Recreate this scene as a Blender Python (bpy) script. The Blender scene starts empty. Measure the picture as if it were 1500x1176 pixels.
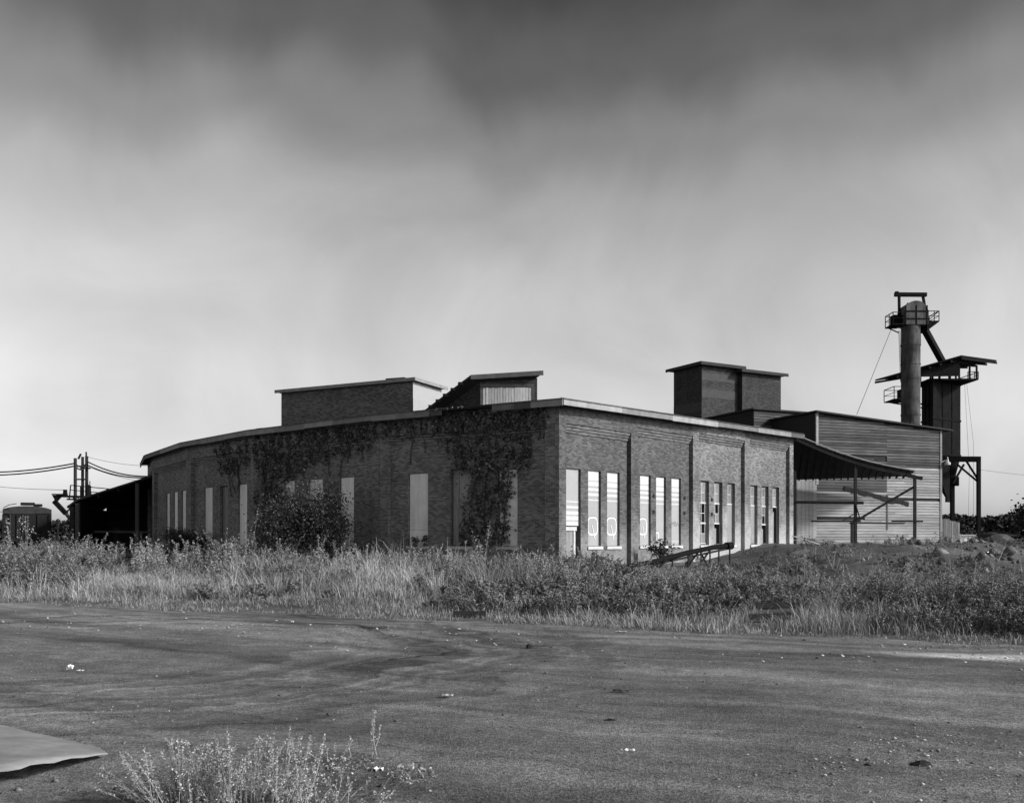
import bpy, math, random
import numpy as np
from mathutils import Vector, Matrix, noise as mnoise
random.seed(7); rng = np.random.default_rng(11)
R = math.radians
sc = bpy.context.scene
COL = sc.collection
EYE, HZ, FPX = 1.6, 788.0, 1500.0

# ------------------------------------------------------------------ camera
cam = bpy.data.cameras.new('camera'); cam_o = bpy.data.objects.new('camera', cam); COL.objects.link(cam_o)
cam.sensor_width = 36; cam.lens = 36.0; cam.shift_y = 200/1500; cam.clip_end = 6000; cam.clip_start = .1
cam_o.location = (0, 0, EYE); cam_o.rotation_euler = (R(90), 0, 0)
sc.camera = cam_o
sc.render.resolution_x, sc.render.resolution_y = 1024, 802

# ------------------------------------------------------------------ world, sun, exposure
SUN_AZ, SUN_EL = R(111), R(27)         # azimuth clockwise from +Y (the view direction)
w = bpy.data.worlds.new('World'); sc.world = w; w.use_nodes = True
nt = w.node_tree; nt.nodes.clear()
def wn(t, **k):
    n = nt.nodes.new(t)
    for a, b in k.items(): setattr(n, a, b)
    return n
sky = wn('ShaderNodeTexSky', sky_type='NISHITA', sun_disc=False, sun_elevation=SUN_EL, sun_rotation=SUN_AZ)
sky.air_density = 1.0; sky.dust_density = 1.5
sep = wn('ShaderNodeSeparateColor'); nt.links.new(sky.outputs[0], sep.inputs[0])      # red-filtered black and white
tc = wn('ShaderNodeTexCoord'); sx = wn('ShaderNodeSeparateXYZ'); nt.links.new(tc.outputs['Generated'], sx.inputs[0])
mp = wn('ShaderNodeMapping'); mp.inputs['Scale'].default_value = (2.6, 2.6, .75); nt.links.new(tc.outputs['Generated'], mp.inputs[0])
n1 = wn('ShaderNodeTexNoise'); n1.inputs['Scale'].default_value = 2.1; n1.inputs['Detail'].default_value = 5; n1.inputs['Roughness'].default_value = .42
n1.inputs['Distortion'].default_value = .5
nt.links.new(mp.outputs[0], n1.inputs['Vector'])
mp2 = wn('ShaderNodeMapping'); mp2.inputs['Scale'].default_value = (1.0, 1.0, 1.3); mp2.inputs['Location'].default_value = (.3, .7, .2); nt.links.new(tc.outputs['Generated'], mp2.inputs[0])
n2 = wn('ShaderNodeTexNoise'); n2.inputs['Scale'].default_value = 3.2; n2.inputs['Detail'].default_value = 6; n2.inputs['Roughness'].default_value = .5
nt.links.new(mp2.outputs[0], n2.inputs['Vector'])
def wm(op, a, b):
    n = wn('ShaderNodeMath', operation=op)
    for i, v in enumerate((a, b)):
        if hasattr(v, 'is_linked'): nt.links.new(v, n.inputs[i])
        else: n.inputs[i].default_value = v
    return n.outputs[0]
# a dark, smoky cloud deck that thickens upward from a clear bright horizon
elv = wm('ADD', sx.outputs['Z'], wm('MULTIPLY', wm('SUBTRACT', n1.outputs['Fac'], .5), .14))
elv = wm('ADD', elv, wm('MULTIPLY', wm('SUBTRACT', n2.outputs['Fac'], .5), .07))
ramp = wn('ShaderNodeValToRGB'); nt.links.new(elv, ramp.inputs[0])
cr = ramp.color_ramp; cr.interpolation = 'EASE'
cr.elements[0].position = 0.0; cr.elements[0].color = (.47, .47, .47, 1)
cr.elements[1].position = .62; cr.elements[1].color = (.12, .12, .12, 1)
for p_, v_ in ((.07, .60), (.16, .80), (.24, .90), (.31, .84), (.37, .60), (.43, .34), (.5, .19)):
    e = cr.elements.new(p_); e.color = (v_, v_, v_, 1)
n3 = wn('ShaderNodeTexNoise'); n3.inputs['Scale'].default_value = 4.5; n3.inputs['Detail'].default_value = 7; n3.inputs['Roughness'].default_value = .55; n3.inputs['Distortion'].default_value = .8
mp3 = wn('ShaderNodeMapping'); mp3.inputs['Scale'].default_value = (1, 1, 1.1); mp3.inputs['Location'].default_value = (1.7, .2, .9); nt.links.new(tc.outputs['Generated'], mp3.inputs[0]); nt.links.new(mp3.outputs[0], n3.inputs['Vector'])
patch = wm('ADD', wm('MULTIPLY', wm('SUBTRACT', n3.outputs['Fac'], .5), .62), 1.0)          # thin uneven veil of cloud
skyv = wm('MULTIPLY', wm('MULTIPLY', sep.outputs[0], ramp.outputs[0]), patch)
bg = wn('ShaderNodeBackground'); bg.inputs['Strength'].default_value = .145
out = wn('ShaderNodeOutputWorld'); nt.links.new(skyv, bg.inputs['Color']); nt.links.new(bg.outputs[0], out.inputs[0])
sun = bpy.data.lights.new('sun', 'SUN'); sun.energy = 2.0; sun.angle = R(6); sun.color = (1, 1, 1)
sun_o = bpy.data.objects.new('sun', sun); COL.objects.link(sun_o)
sd = Vector((math.sin(SUN_AZ)*math.cos(SUN_EL), math.cos(SUN_AZ)*math.cos(SUN_EL), math.sin(SUN_EL)))
sun_o.rotation_euler = sd.to_track_quat('Z', 'Y').to_euler(); sun_o.location = (40, -20, 60)
vs = sc.view_settings; vs.view_transform = 'Standard'; vs.look = 'None'; vs.exposure = 1.1; vs.gamma = 1

# ------------------------------------------------------------------ helpers
def P(px, py, Z):                      # a point of the place at distance Z along the street axis
    return Vector(((px-750)/FPX*Z, Z, EYE-(py-HZ)/FPX*Z))
def tag(o, label=None, cat=None, group=None, kind=None):
    if label: o['label'] = label
    if cat: o['category'] = cat
    if group: o['group'] = group
    if kind: o['kind'] = kind
    return o
def link(o, parent=None):
    COL.objects.link(o)
    if parent: o.parent = parent
    return o
def thing(name, label, cat, loc=(0, 0, 0), rz=0, group=None):
    o = bpy.data.objects.new(name, None); o.empty_display_size = .3
    link(o); o.location = loc; o.rotation_euler = (0, 0, rz)
    return tag(o, label, cat, group)

class MB:
    def __init__(s): s.v = []; s.f = []
    def add(s, vs, fs):
        b = len(s.v); s.v += [Vector(p) for p in vs]; s.f += [tuple(b+i for i in f) for f in fs]; return s
    def box(s, x0, x1, y0, y1, z0, z1):
        return s.add([(x0,y0,z0),(x1,y0,z0),(x1,y1,z0),(x0,y1,z0),(x0,y0,z1),(x1,y0,z1),(x1,y1,z1),(x0,y1,z1)],
              [(0,3,2,1),(4,5,6,7),(0,1,5,4),(1,2,6,5),(2,3,7,6),(3,0,4,7)])
    def hexa(s, pts):                  # 8 points, bottom four then top four
        return s.add(pts, [(0,3,2,1),(4,5,6,7),(0,1,5,4),(1,2,6,5),(2,3,7,6),(3,0,4,7)])
    def beam(s, a, b, w_, h_=None):
        a, b = Vector(a), Vector(b); h_ = h_ or w_; d = (b-a).normalized()
        u = d.cross(Vector((0,0,1)))
        if u.length < 1e-3: u = Vector((1,0,0))
        u.normalize(); v = u.cross(d).normalized(); u *= w_/2; v *= h_/2
        return s.add([a-u-v,a+u-v,b+u-v,b-u-v,a-u+v,a+u+v,b+u+v,b-u+v],[(0,3,2,1),(4,5,6,7),(0,1,5,4),(1,2,6,5),(2,3,7,6),(3,0,4,7)])
    def tube(s, pts, rad, n=8, cap=True):
        pts = [Vector(p) for p in pts]; m = len(pts)
        rad = rad if isinstance(rad, (list, tuple)) else [rad]*m
        b = len(s.v)
        for i, p in enumerate(pts):
            d = (pts[min(i+1,m-1)]-pts[max(i-1,0)]).normalized()
            u = d.cross(Vector((0,0,1)))
            if u.length < 1e-3: u = Vector((1,0,0))
            u.normalize(); v = d.cross(u).normalized()
            for k in range(n):
                t = 2*math.pi*k/n; s.v.append(p+u*math.cos(t)*rad[i]+v*math.sin(t)*rad[i])
        for i in range(m-1):
            for k in range(n):
                s.f.append((b+i*n+k, b+i*n+(k+1)%n, b+(i+1)*n+(k+1)%n, b+(i+1)*n+k))
        if cap: s.f.append(tuple(b+k for k in range(n))[::-1]); s.f.append(tuple(b+(m-1)*n+k for k in range(n)))
        return s
    def build(s, name, mat, parent=None, loc=(0,0,0), rz=0, smooth=False):
        me = bpy.data.meshes.new(name); me.from_pydata([tuple(p) for p in s.v], [], s.f)
        uv = me.uv_layers.new(name='UVMap').data
        for p in me.polygons:
            n = p.normal; ax = max(range(3), key=lambda i: abs(n[i]))
            for li in p.loop_indices:
                c = me.vertices[me.loops[li].vertex_index].co
                uv[li].uv = (c.y, c.z) if ax == 0 else (c.x, c.z) if ax == 1 else (c.x, c.y)
            p.use_smooth = smooth
        me.materials.append(mat)
        o = link(bpy.data.objects.new(name, me), parent); o.location = loc; o.rotation_euler = (0,0,rz)
        return o
def np_mesh(name, verts, tris, mat, parent=None):
    me = bpy.data.meshes.new(name)
    me.vertices.add(len(verts)); me.vertices.foreach_set('co', np.asarray(verts, np.float32).ravel())
    k = tris.shape[1]
    me.loops.add(tris.size); me.loops.foreach_set('vertex_index', tris.astype(np.int32).ravel())
    me.polygons.add(len(tris)); me.polygons.foreach_set('loop_start', np.arange(0, tris.size, k, dtype=np.int32))
    me.polygons.foreach_set('loop_total', np.full(len(tris), k, np.int32))
    me.update(); me.materials.append(mat)
    return link(bpy.data.objects.new(name, me), parent)

# ------------------------------------------------------------------ materials (a black and white world: greys only)
def mat(name, g, var=.25, scale=3.0, rough=.85, bump=.15, orand=0, island=0, stretch=(1,1,1), spec=.2, var2=0, scale2=.4, metal=0):
    m = bpy.data.materials.new(name); m.use_nodes = True; t = m.node_tree; N = t.nodes; L = t.links
    b = N['Principled BSDF']; b.inputs['Roughness'].default_value = rough; b.inputs['Specular IOR Level'].default_value = spec
    b.inputs['Metallic'].default_value = metal
    c = N.new('ShaderNodeTexCoord'); mpn = N.new('ShaderNodeMapping'); mpn.inputs['Scale'].default_value = stretch
    L.new(c.outputs['Object'], mpn.inputs[0])
    nz = N.new('ShaderNodeTexNoise'); nz.inputs['Scale'].default_value = scale; nz.inputs['Detail'].default_value = 6; nz.inputs['Roughness'].default_value = .65
    L.new(mpn.outputs[0], nz.inputs['Vector'])
    def ma(op, a, bb):
        n = N.new('ShaderNodeMath'); n.operation = op
        for i, v in enumerate((a, bb)):
            if hasattr(v, 'is_linked'): L.new(v, n.inputs[i])
            else: n.inputs[i].default_value = v
        return n.outputs[0]
    val = ma('MULTIPLY', ma('ADD', ma('MULTIPLY', ma('SUBTRACT', nz.outputs['Fac'], .5), var*4), 1.0), g)
    if var2:
        n2_ = N.new('ShaderNodeTexNoise'); n2_.inputs['Scale'].default_value = scale2; n2_.inputs['Detail'].default_value = 3
        L.new(c.outputs['Object'], n2_.inputs['Vector'])
        val = ma('MULTIPLY', val, ma('ADD', ma('MULTIPLY', ma('SUBTRACT', n2_.outputs['Fac'], .5), var2*4), 1.0))
    if orand:
        oi = N.new('ShaderNodeObjectInfo')
        val = ma('MULTIPLY', val, ma('ADD', ma('MULTIPLY', ma('SUBTRACT', oi.outputs['Random'], .5), orand*2), 1.0))
    if island:
        ge = N.new('ShaderNodeNewGeometry')
        val = ma('MULTIPLY', val, ma('ADD', ma('MULTIPLY', ma('SUBTRACT', ge.outputs['Random Per Island'], .5), island*2), 1.0))
    val = ma('MAXIMUM', val, g*.15)
    L.new(val, b.inputs['Base Color'])
    if bump:
        bm_ = N.new('ShaderNodeBump'); bm_.inputs['Strength'].default_value = bump; bm_.inputs['Distance'].default_value = .05
        L.new(nz.outputs['Fac'], bm_.inputs['Height']); L.new(bm_.outputs[0], b.inputs['Normal'])
    return m
def brick_mat(name, g, stain=0.0, stain_h=1.0, mottle=.35):
    m = mat(name, g, var=.22, scale=1.1, rough=.9, bump=0, var2=mottle*.4, scale2=.35)
    t = m.node_tree; N = t.nodes; L = t.links; b = N['Principled BSDF']
    src = b.inputs['Base Color'].links[0].from_socket
    uv = N.new('ShaderNodeTexCoord')
    br = N.new('ShaderNodeTexBrick'); br.inputs['Scale'].default_value = 1
    br.inputs['Brick Width'].default_value = .22; br.inputs['Row Height'].default_value = .075
    br.inputs['Mortar Size'].default_value = .009; br.inputs['Mortar Smooth'].default_value = .3; br.inputs['Bias'].default_value = -.1
    br.inputs['Color1'].default_value = (.6,.6,.6,1); br.inputs['Color2'].default_value = (1.75,1.75,1.75,1); br.inputs['Mortar'].default_value = (1.5,1.5,1.5,1)
    L.new(uv.outputs['UV'], br.inputs['Vector'])
    def mx(kind, f, a, c):
        n = N.new('ShaderNodeMix'); n.data_type = 'RGBA'; n.blend_type = kind
        for s_, v in ((n.inputs[0], f), (n.inputs[6], a), (n.inputs[7], c)):
            if hasattr(v, 'is_linked'): L.new(v, s_)
            else: s_.default_value = v if s_ == n.inputs[0] else (v, v, v, 1)
        return n.outputs[2]
    col = mx('MULTIPLY', 1.0, src, br.outputs['Color'])
    if stain:                           # lime bloom and old whitewash, patchy, low on the wall
        sp = N.new('ShaderNodeSeparateXYZ'); L.new(uv.outputs['UV'], sp.inputs[0])
        nz = N.new('ShaderNodeTexNoise'); nz.inputs['Scale'].default_value = .55; nz.inputs['Detail'].default_value = 7; nz.inputs['Roughness'].default_value = .6
        L.new(uv.outputs['UV'], nz.inputs['Vector'])
        mr = N.new('ShaderNodeMapRange'); mr.inputs[1].default_value = stain_h+2.2; mr.inputs[2].default_value = stain_h-1.6; mr.inputs[3].default_value = 0; mr.inputs[4].default_value = .55
        L.new(sp.outputs[1], mr.inputs[0])
        ad = N.new('ShaderNodeMath'); ad.operation = 'ADD'; L.new(mr.outputs[0], ad.inputs[0]); L.new(nz.outputs['Fac'], ad.inputs[1])
        m2 = N.new('ShaderNodeMapRange'); m2.inputs[1].default_value = .62; m2.inputs[2].default_value = .95; m2.inputs[4].default_value = stain
        L.new(ad.outputs[0], m2.inputs[0])
        col = mx('MIX', m2.outputs[0], col, .62)
    L.new(col, b.inputs['Base Color'])
    bp = N.new('ShaderNodeBump'); bp.inputs['Strength'].default_value = .35; bp.inputs['Distance'].default_value = .012; bp.invert = True
    L.new(br.outputs['Fac'], bp.inputs['Height']); L.new(bp.outputs[0], b.inputs['Normal'])
    return m
MT = dict(
 brick=brick_mat('dark_brick', .15), brick_r=brick_mat('weathered_brick', .074, .3, 1.2),
 brick_w=brick_mat('limed_brick', .125, .5, 1.9, .7), brick_m=brick_mat('monitor_brick', .10, 0, 0, .2), brick_t=brick_mat('tower_brick', .036),
 paint_w=mat('painted_white_brick', .72, .1, 2), band=mat('faded_band_paint', .06, .2, 3),
 corbel=brick_mat('corbel_brick', .095),
 stone=mat('sill_stone', .5, .25, 6), fascia=mat('fascia_paint', .23, .3, 2.5, stretch=(1,1,1), orand=.35), fascia_d=mat('fascia_bare', .09, .3, 3),
 roof=mat('roof_felt', .035, .3, 2), soffit=mat('soffit_board', .05, .3, 2),
 panel=mat('window_panel', .8, .16, 2.6, rough=.6, stretch=(2,2,.35), var2=.08, scale2=1.5, orand=.12), panel_w=mat('sign_white', .54, .12, 3, stretch=(3,3,.5), rough=.5), panel_g=mat('sign_grey', .33, .09, 2.5, rough=.5, stretch=(1,1,.4)),
 panel_l=mat('sign_light', .34, .06, 2.5, rough=.5),letter=mat('letter_paint', .66, .12, 3, rough=.6), ink=mat('sign_ink', .2, .2, 5),
 ply=mat('plywood', .24, .35, 3, stretch=(4,4,.6)), wood=mat('weathered_wood', .26, .35, 5, stretch=(3,3,.5), orand=.3),
 plank=mat('pale_plank', .42, .25, 5, stretch=(3,3,.4), orand=.25), frame=mat('sash_paint', .5, .25, 8), frame_d=mat('window_frame', .10, .3, 8),
 glass=mat('dusty_glass', .22, .3, 3, rough=.22, bump=0, spec=.8, orand=.4),
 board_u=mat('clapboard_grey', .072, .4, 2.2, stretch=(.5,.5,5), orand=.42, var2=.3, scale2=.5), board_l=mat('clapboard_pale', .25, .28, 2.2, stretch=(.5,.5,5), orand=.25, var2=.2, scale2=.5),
 dwood=mat('dark_timber', .024, .4, 5, orand=.25), mwood=mat('post_timber', .09, .4, 5, orand=.2),
 steel=mat('dark_steel', .012, .4, 5, rough=.9, spec=.05), rust=mat('rusted_sheet', .085, .5, 2.2, stretch=(2,2,.5), rough=.9, spec=.05, var2=.55, scale2=.9), galv=mat('galvanised', .5, .25, 4, rough=.5),
 bin=mat('bin_sheet', .011, .4, 2, rough=.95, spec=.05), car=mat('rail_car_paint', .016, .3, 2, var2=.2), car_l=mat('rail_car_pale', .04, .3, 3),
 wire=mat('wire', .02, .1, 1, bump=0),
 leaf_ivy=mat('ivy_leaf', .10, .3, 2, island=.75, rough=.6, bump=0, spec=.35), leaf_bush=mat('bush_leaf', .05, .3, 1.3, island=.7, rough=.6, bump=0, spec=.3), bark=mat('bark', .06, .3, 8),
 leaf_tree=mat('tree_leaf', .028, .3, .5, island=.6, bump=0), wood_far=mat('far_wood', .03, .4, .35, island=.6, bump=0),
 grass=mat('dry_grass', .30, .25, .5, island=.45, bump=0, var2=.25, scale2=.25), grass_s=mat('short_grass', .21, .25, .6, island=.5, bump=0, var2=.3, scale2=.3),
 weed=mat('weed_leaf', .155, .3, .6, island=.7, bump=0, var2=.3, scale2=.22), weed_l=mat('weed_pale', .27, .3, .8, island=.5, bump=0), fore=mat('foreground_seed', .34, .2, 4, island=.45, bump=0),
 stone_g=mat('gravel', .30, .3, 5, island=.8, bump=0), paper=mat('litter_paper', .75, .1, 10), dark=mat('debris_and_shadow_dark', .02, .3, 8),
 sheet=mat('sheet_metal', .25, .28, 3.0, rough=.75, bump=.12, var2=.15, scale2=9), rail=mat('rail_iron', .03, .3, 6),
)
# the lot: compacted cinders with gravel bands, oil-dark patches and wheel tracks (worn into the surface)
def lot_mat(name, g, tracks=True):
    m = bpy.data.materials.new(name); m.use_nodes = True; t = m.node_tree; N = t.nodes; L = t.links; b = N['Principled BSDF']
    b.inputs['Roughness'].default_value = .95; b.inputs['Specular IOR Level'].default_value = .1
    c = N.new('ShaderNodeTexCoord')
    def nz(scale, det=6, ro=.6, sc_=(1,1,1), rot=0):
        mp_ = N.new('ShaderNodeMapping'); mp_.inputs['Scale'].default_value = sc_; mp_.inputs['Rotation'].default_value = (0,0,rot)
        L.new(c.outputs['Object'], mp_.inputs[0])
        n = N.new('ShaderNodeTexNoise'); n.inputs['Scale'].default_value = scale; n.inputs['Detail'].default_value = det; n.inputs['Roughness'].default_value = ro
        L.new(mp_.outputs[0], n.inputs['Vector']); return n.outputs['Fac']
    def ma(op, a, bb):
        n = N.new('ShaderNodeMath'); n.operation = op
        for i, v in enumerate((a, bb)):
            if hasattr(v, 'is_linked'): L.new(v, n.inputs[i])
            else: n.inputs[i].default_value = v
        return n.outputs[0]
    def centred(x, amp): return ma('ADD', ma('MULTIPLY', ma('SUBTRACT', x, .5), amp), 1.0)
    v = ma('MULTIPLY', centred(nz(.35, 4), 1.9), g)
    sp = N.new('ShaderNodeSeparateXYZ'); L.new(c.outputs['Object'], sp.inputs[0]); X_, Y_ = sp.outputs[0], sp.outputs[1]
    def streak(u, w_, su, sw, det=3):
        cb = N.new('ShaderNodeCombineXYZ'); L.new(ma('MULTIPLY', u, su), cb.inputs[0]); L.new(ma('MULTIPLY', w_, sw), cb.inputs[1])
        n = N.new('ShaderNodeTexNoise'); n.inputs['Scale'].default_value = 1; n.inputs['Detail'].default_value = det; n.inputs['Roughness'].default_value = .6
        L.new(cb.outputs[0], n.inputs['Vector']); return n.outputs['Fac']
    xs_ = ma('ADD', X_, 2.7)                                                        # wheel tracks swinging along the verge
    uA = ma('ADD', ma('ADD', Y_, ma('MULTIPLY', xs_, .62)), ma('MULTIPLY', ma('MULTIPLY', xs_, xs_), -.018))
    v = ma('MULTIPLY', v, centred(streak(ma('ADD', uA, ma('MULTIPLY', nz(.3, 2), 2.0)), X_, 1.2, .07, 4), 2.5))
    cx_, cy_ = ma('ADD', X_, 6.5), ma('SUBTRACT', Y_, 14.5)                           # ruts turning round on the near left
    uB = ma('SQRT', ma('ADD', ma('MULTIPLY', cx_, cx_), ma('MULTIPLY', cy_, cy_)), 0)
    uB = ma('ADD', uB, ma('MULTIPLY', nz(.4, 4), 3.0))
    fade = N.new('ShaderNodeMapRange'); fade.inputs[1].default_value = 10.5; fade.inputs[2].default_value = 7.5; L.new(uB, fade.inputs[0])
    fadei = N.new('ShaderNodeMapRange'); fadei.inputs[1].default_value = 4.0; fadei.inputs[2].default_value = 6.0; L.new(uB, fadei.inputs[0])
    v = ma('MULTIPLY', v, ma('ADD', ma('MULTIPLY', ma('SUBTRACT', streak(uB, Y_, 2.3, .1, 4), .52), ma('MULTIPLY', ma('MULTIPLY', fade.outputs[0], fadei.outputs[0]), 3.6)), 1.0))
    v = ma('MULTIPLY', v, centred(nz(3.2, 5, .7), 1.3))
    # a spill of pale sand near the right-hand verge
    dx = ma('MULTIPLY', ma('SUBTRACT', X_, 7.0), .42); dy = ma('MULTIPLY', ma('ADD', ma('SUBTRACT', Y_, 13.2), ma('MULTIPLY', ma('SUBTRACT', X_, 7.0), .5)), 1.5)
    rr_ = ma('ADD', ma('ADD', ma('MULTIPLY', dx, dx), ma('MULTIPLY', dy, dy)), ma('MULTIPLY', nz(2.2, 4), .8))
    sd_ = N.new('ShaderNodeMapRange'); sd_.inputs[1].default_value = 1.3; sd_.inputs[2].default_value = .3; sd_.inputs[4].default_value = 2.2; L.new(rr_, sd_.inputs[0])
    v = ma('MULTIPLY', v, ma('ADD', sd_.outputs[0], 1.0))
    fine = nz(26, 4, .8); v = ma('MULTIPLY', v, centred(fine, 3.0))
    grit = nz(75, 2, .5); v = ma('MULTIPLY', v, centred(grit, 2.0))
    v = ma('MAXIMUM', v, .012); L.new(v, b.inputs['Base Color'])
    bp = N.new('ShaderNodeBump'); bp.inputs['Strength'].default_value = .9; bp.inputs['Distance'].default_value = .04
    L.new(ma('ADD', fine, ma('MULTIPLY', grit, .5)), bp.inputs['Height']); L.new(bp.outputs[0], b.inputs['Normal'])
    return m
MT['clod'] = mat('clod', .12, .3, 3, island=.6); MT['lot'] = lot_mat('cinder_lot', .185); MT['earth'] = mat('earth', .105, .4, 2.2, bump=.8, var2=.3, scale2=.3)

# ------------------------------------------------------------------ ground
def ss(a, b, x):
    t = np.clip((x-a)/(b-a), 0, 1); return t*t*(3-2*t)
def edge(x): return 25.5 - .4988*(x+12.8)
def fbm(x, y, s, seed=0):
    x = np.asarray(x, float)*s+seed*7.3; y = np.asarray(y, float)*s-seed*3.1
    return (np.sin(x*1.7+np.sin(y*1.3)*1.6)+np.sin(y*2.1+np.sin(x*1.1+1.7)*1.5)+.5*np.sin(3.7*x+2.9*y+1)+.5*np.sin(4.3*y-3.1*x+np.sin(x*2)))/3
def gz(x, y):
    x = np.asarray(x, float); y = np.asarray(y, float)
    d = y-edge(np.clip(x, -45, 25))
    z = .38*ss(-.3, 13, d) + .05*fbm(x, y, .9)*ss(0, 3, d)
    m = ss(8.8, 14.0, x+.9*fbm(y, x, .4, 2)-.02*(y-35))*ss(27.0, 35.5, y-.10*(x-14)+1.7*fbm(x, y, .42, 3))
    z = z + m*(.82+.10*fbm(x, y, .8, 1))+m*(1-.7*ss(40, 46, y))*(.17*fbm(x, y, .75, 5)+.09*fbm(x, y, 2.1, 3)+.04*fbm(x, y, 4.7, 2)) - .3*m*ss(90, 140, y)
    z = z + .55*np.exp(-((x-10.6)/2.0)**2-((y-33.0)/1.9)**2)+.35*np.exp(-((x-15)/2)**2-((y-33.5)/1.8)**2)
    return np.where(d < -.2, -.05, z)
def grid_obj(name, xs, ys, zf, mt, cut=None):
    X, Y = np.meshgrid(xs, ys); Z = zf(X, Y); n, m = X.shape
    v = np.stack([X.ravel(), Y.ravel(), Z.ravel()], 1)
    i = np.arange(n*m).reshape(n, m)
    q = np.stack([i[:-1,:-1].ravel(), i[:-1,1:].ravel(), i[1:,1:].ravel(), i[1:,:-1].ravel()], 1)
    o = np_mesh(name, v, q, mt)
    o.data.polygons.foreach_set('use_smooth', np.ones(len(q), bool)); return o
xs = np.concatenate([[-3000,-900,-300,-140], np.concatenate([np.arange(-70, 5, .9), np.arange(5, 26, .28), np.arange(26, 70.1, .9)]), [140,300,900,3000]])
ys = np.concatenate([[-300,-60], np.arange(-6, 14, 2), np.concatenate([np.arange(14, 28, .5), np.arange(28, 46, .28), np.arange(46, 75, .7)]), np.arange(75, 130, 4), [170,260,500,1200,4000]])
tag(grid_obj('ground', xs, ys, gz, MT['earth']), 'weedy cinder ground rising to a mound beside the brick building', 'ground', kind='structure')
def lot_pts():
    vs_, fs = [], []; nx, ny = 150, 70
    for j in range(ny+1):
        for i in range(nx+1):
            x = -44+i*(70/nx); e = float(edge(x))+.5*float(fbm(x, 3, 1.1))+.2*float(fbm(x, 1, 4.3))
            y = -8+(e+8)*(j/ny)**.8
            z = .02+.022*float(fbm(x, y, .5, 4))+.008*float(fbm(x, y, 2.2, 5))+(.0 if j < ny else -.06)
            vs_.append((x, y, z))
    for j in range(ny):
        for i in range(nx):
            a = j*(nx+1)+i; fs.append((a, a+1, a+nx+2, a+nx+1))
    return vs_, fs
lv, lf = lot_pts()
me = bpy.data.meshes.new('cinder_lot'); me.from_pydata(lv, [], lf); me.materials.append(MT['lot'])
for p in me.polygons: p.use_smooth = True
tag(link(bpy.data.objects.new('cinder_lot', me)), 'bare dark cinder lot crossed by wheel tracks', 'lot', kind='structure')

# ------------------------------------------------------------------ the roundhouse
TH, AL, RT = R(33.06), R(8.82), R(51.47)
X0, Z0 = (817-750)/FPX*42.54, 42.54
nodes = [Vector((X0, Z0, 0))]; angs = []
for i, px in enumerate((560, 378, 280, 228)):
    a = TH+i*AL; t = (px-750)/FPX; p = nodes[-1]; d = Vector((-math.cos(a), math.sin(a), 0))
    k = (t*p.y-p.x)/(d.x-t*d.y); nodes.append(p+d*k); angs.append(a)
angs.append(TH+4*AL); nodes.append(nodes[-1]+Vector((-math.cos(angs[4]), math.sin(angs[4]), 0))*9.0)
RD = Vector((math.cos(RT), math.sin(RT), 0))
def rk(px):                            # distance along the end wall for a picture column
    t = (px-750)/FPX; return (t*Z0-X0)/(RD.x-t*RD.y)
def lk(px, i):                         # distance from a bay's left end
    a = angs[i]; p = nodes[i+1]; d = Vector((math.cos(a), -math.sin(a), 0)); t = (px-750)/FPX
    return (t*p.y-p.x)/(d.x-t*d.y)
BASE, SILL, WTOP, EAVE = .0, EYE-.36, EYE+2.95, EYE+5.69
rh = thing('roundhouse', 'long low brick roundhouse with tall boarded windows and ivy', 'building', nodes[0])
root = nodes[0]
def wall_panel(length, z0, zl, zr, holes, th=.38):
    """a wall from x=0..length, front at y=0, with rectangular holes and their reveals; the top runs from zl to zr"""
    b = MB(); xs_ = sorted({0, length, *[h[0] for h in holes], *[h[1] for h in holes]})
    top = lambda x: zl+(zr-zl)*x/length
    for xa, xb in zip(xs_, xs_[1:]):
        hs = sorted([h for h in holes if h[0] <= xa+1e-6 and h[1] >= xb-1e-6], key=lambda h: h[2]); z = z0
        for h in hs+[None]:
            za, zb = (h[2], h[2]) if h else (top(xa), top(xb))
            if za > z+1e-4 or zb > z+1e-4: b.add([(xa,0,z),(xb,0,z),(xb,0,zb),(xa,0,za)], [(0,1,2,3)])
            if h: z = h[3]
    for x0, x1, za, zb in holes:
        b.add([(x0,0,za),(x0,th,za),(x0,th,zb),(x0,0,zb)], [(0,1,2,3)]); b.add([(x1,0,za),(x1,th,za),(x1,th,zb),(x1,0,zb)], [(3,2,1,0)])
        b.add([(x0,0,zb),(x1,0,zb),(x1,th,zb),(x0,th,zb)], [(0,3,2,1)]); b.add([(x0,0,za),(x1,0,za),(x1,th,za),(x0,th,za)], [(0,1,2,3)])
    return b
class Frame:                           # local axes of a wall: x along it, y inward, z up
    def __init__(s, org, rz): s.o = Vector(org); s.rz = rz
    def loc(s, x=0, y=0, z=0):
        c, n = math.cos(s.rz), math.sin(s.rz); return s.o+Vector((c*x-n*y, n*x+c*y, z))
    def put(s, b, name, m, parent=rh, x=0, y=0, z=0, **k): return b.build(name, m, parent, s.loc(x,y,z)-root, s.rz, **k)

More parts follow.
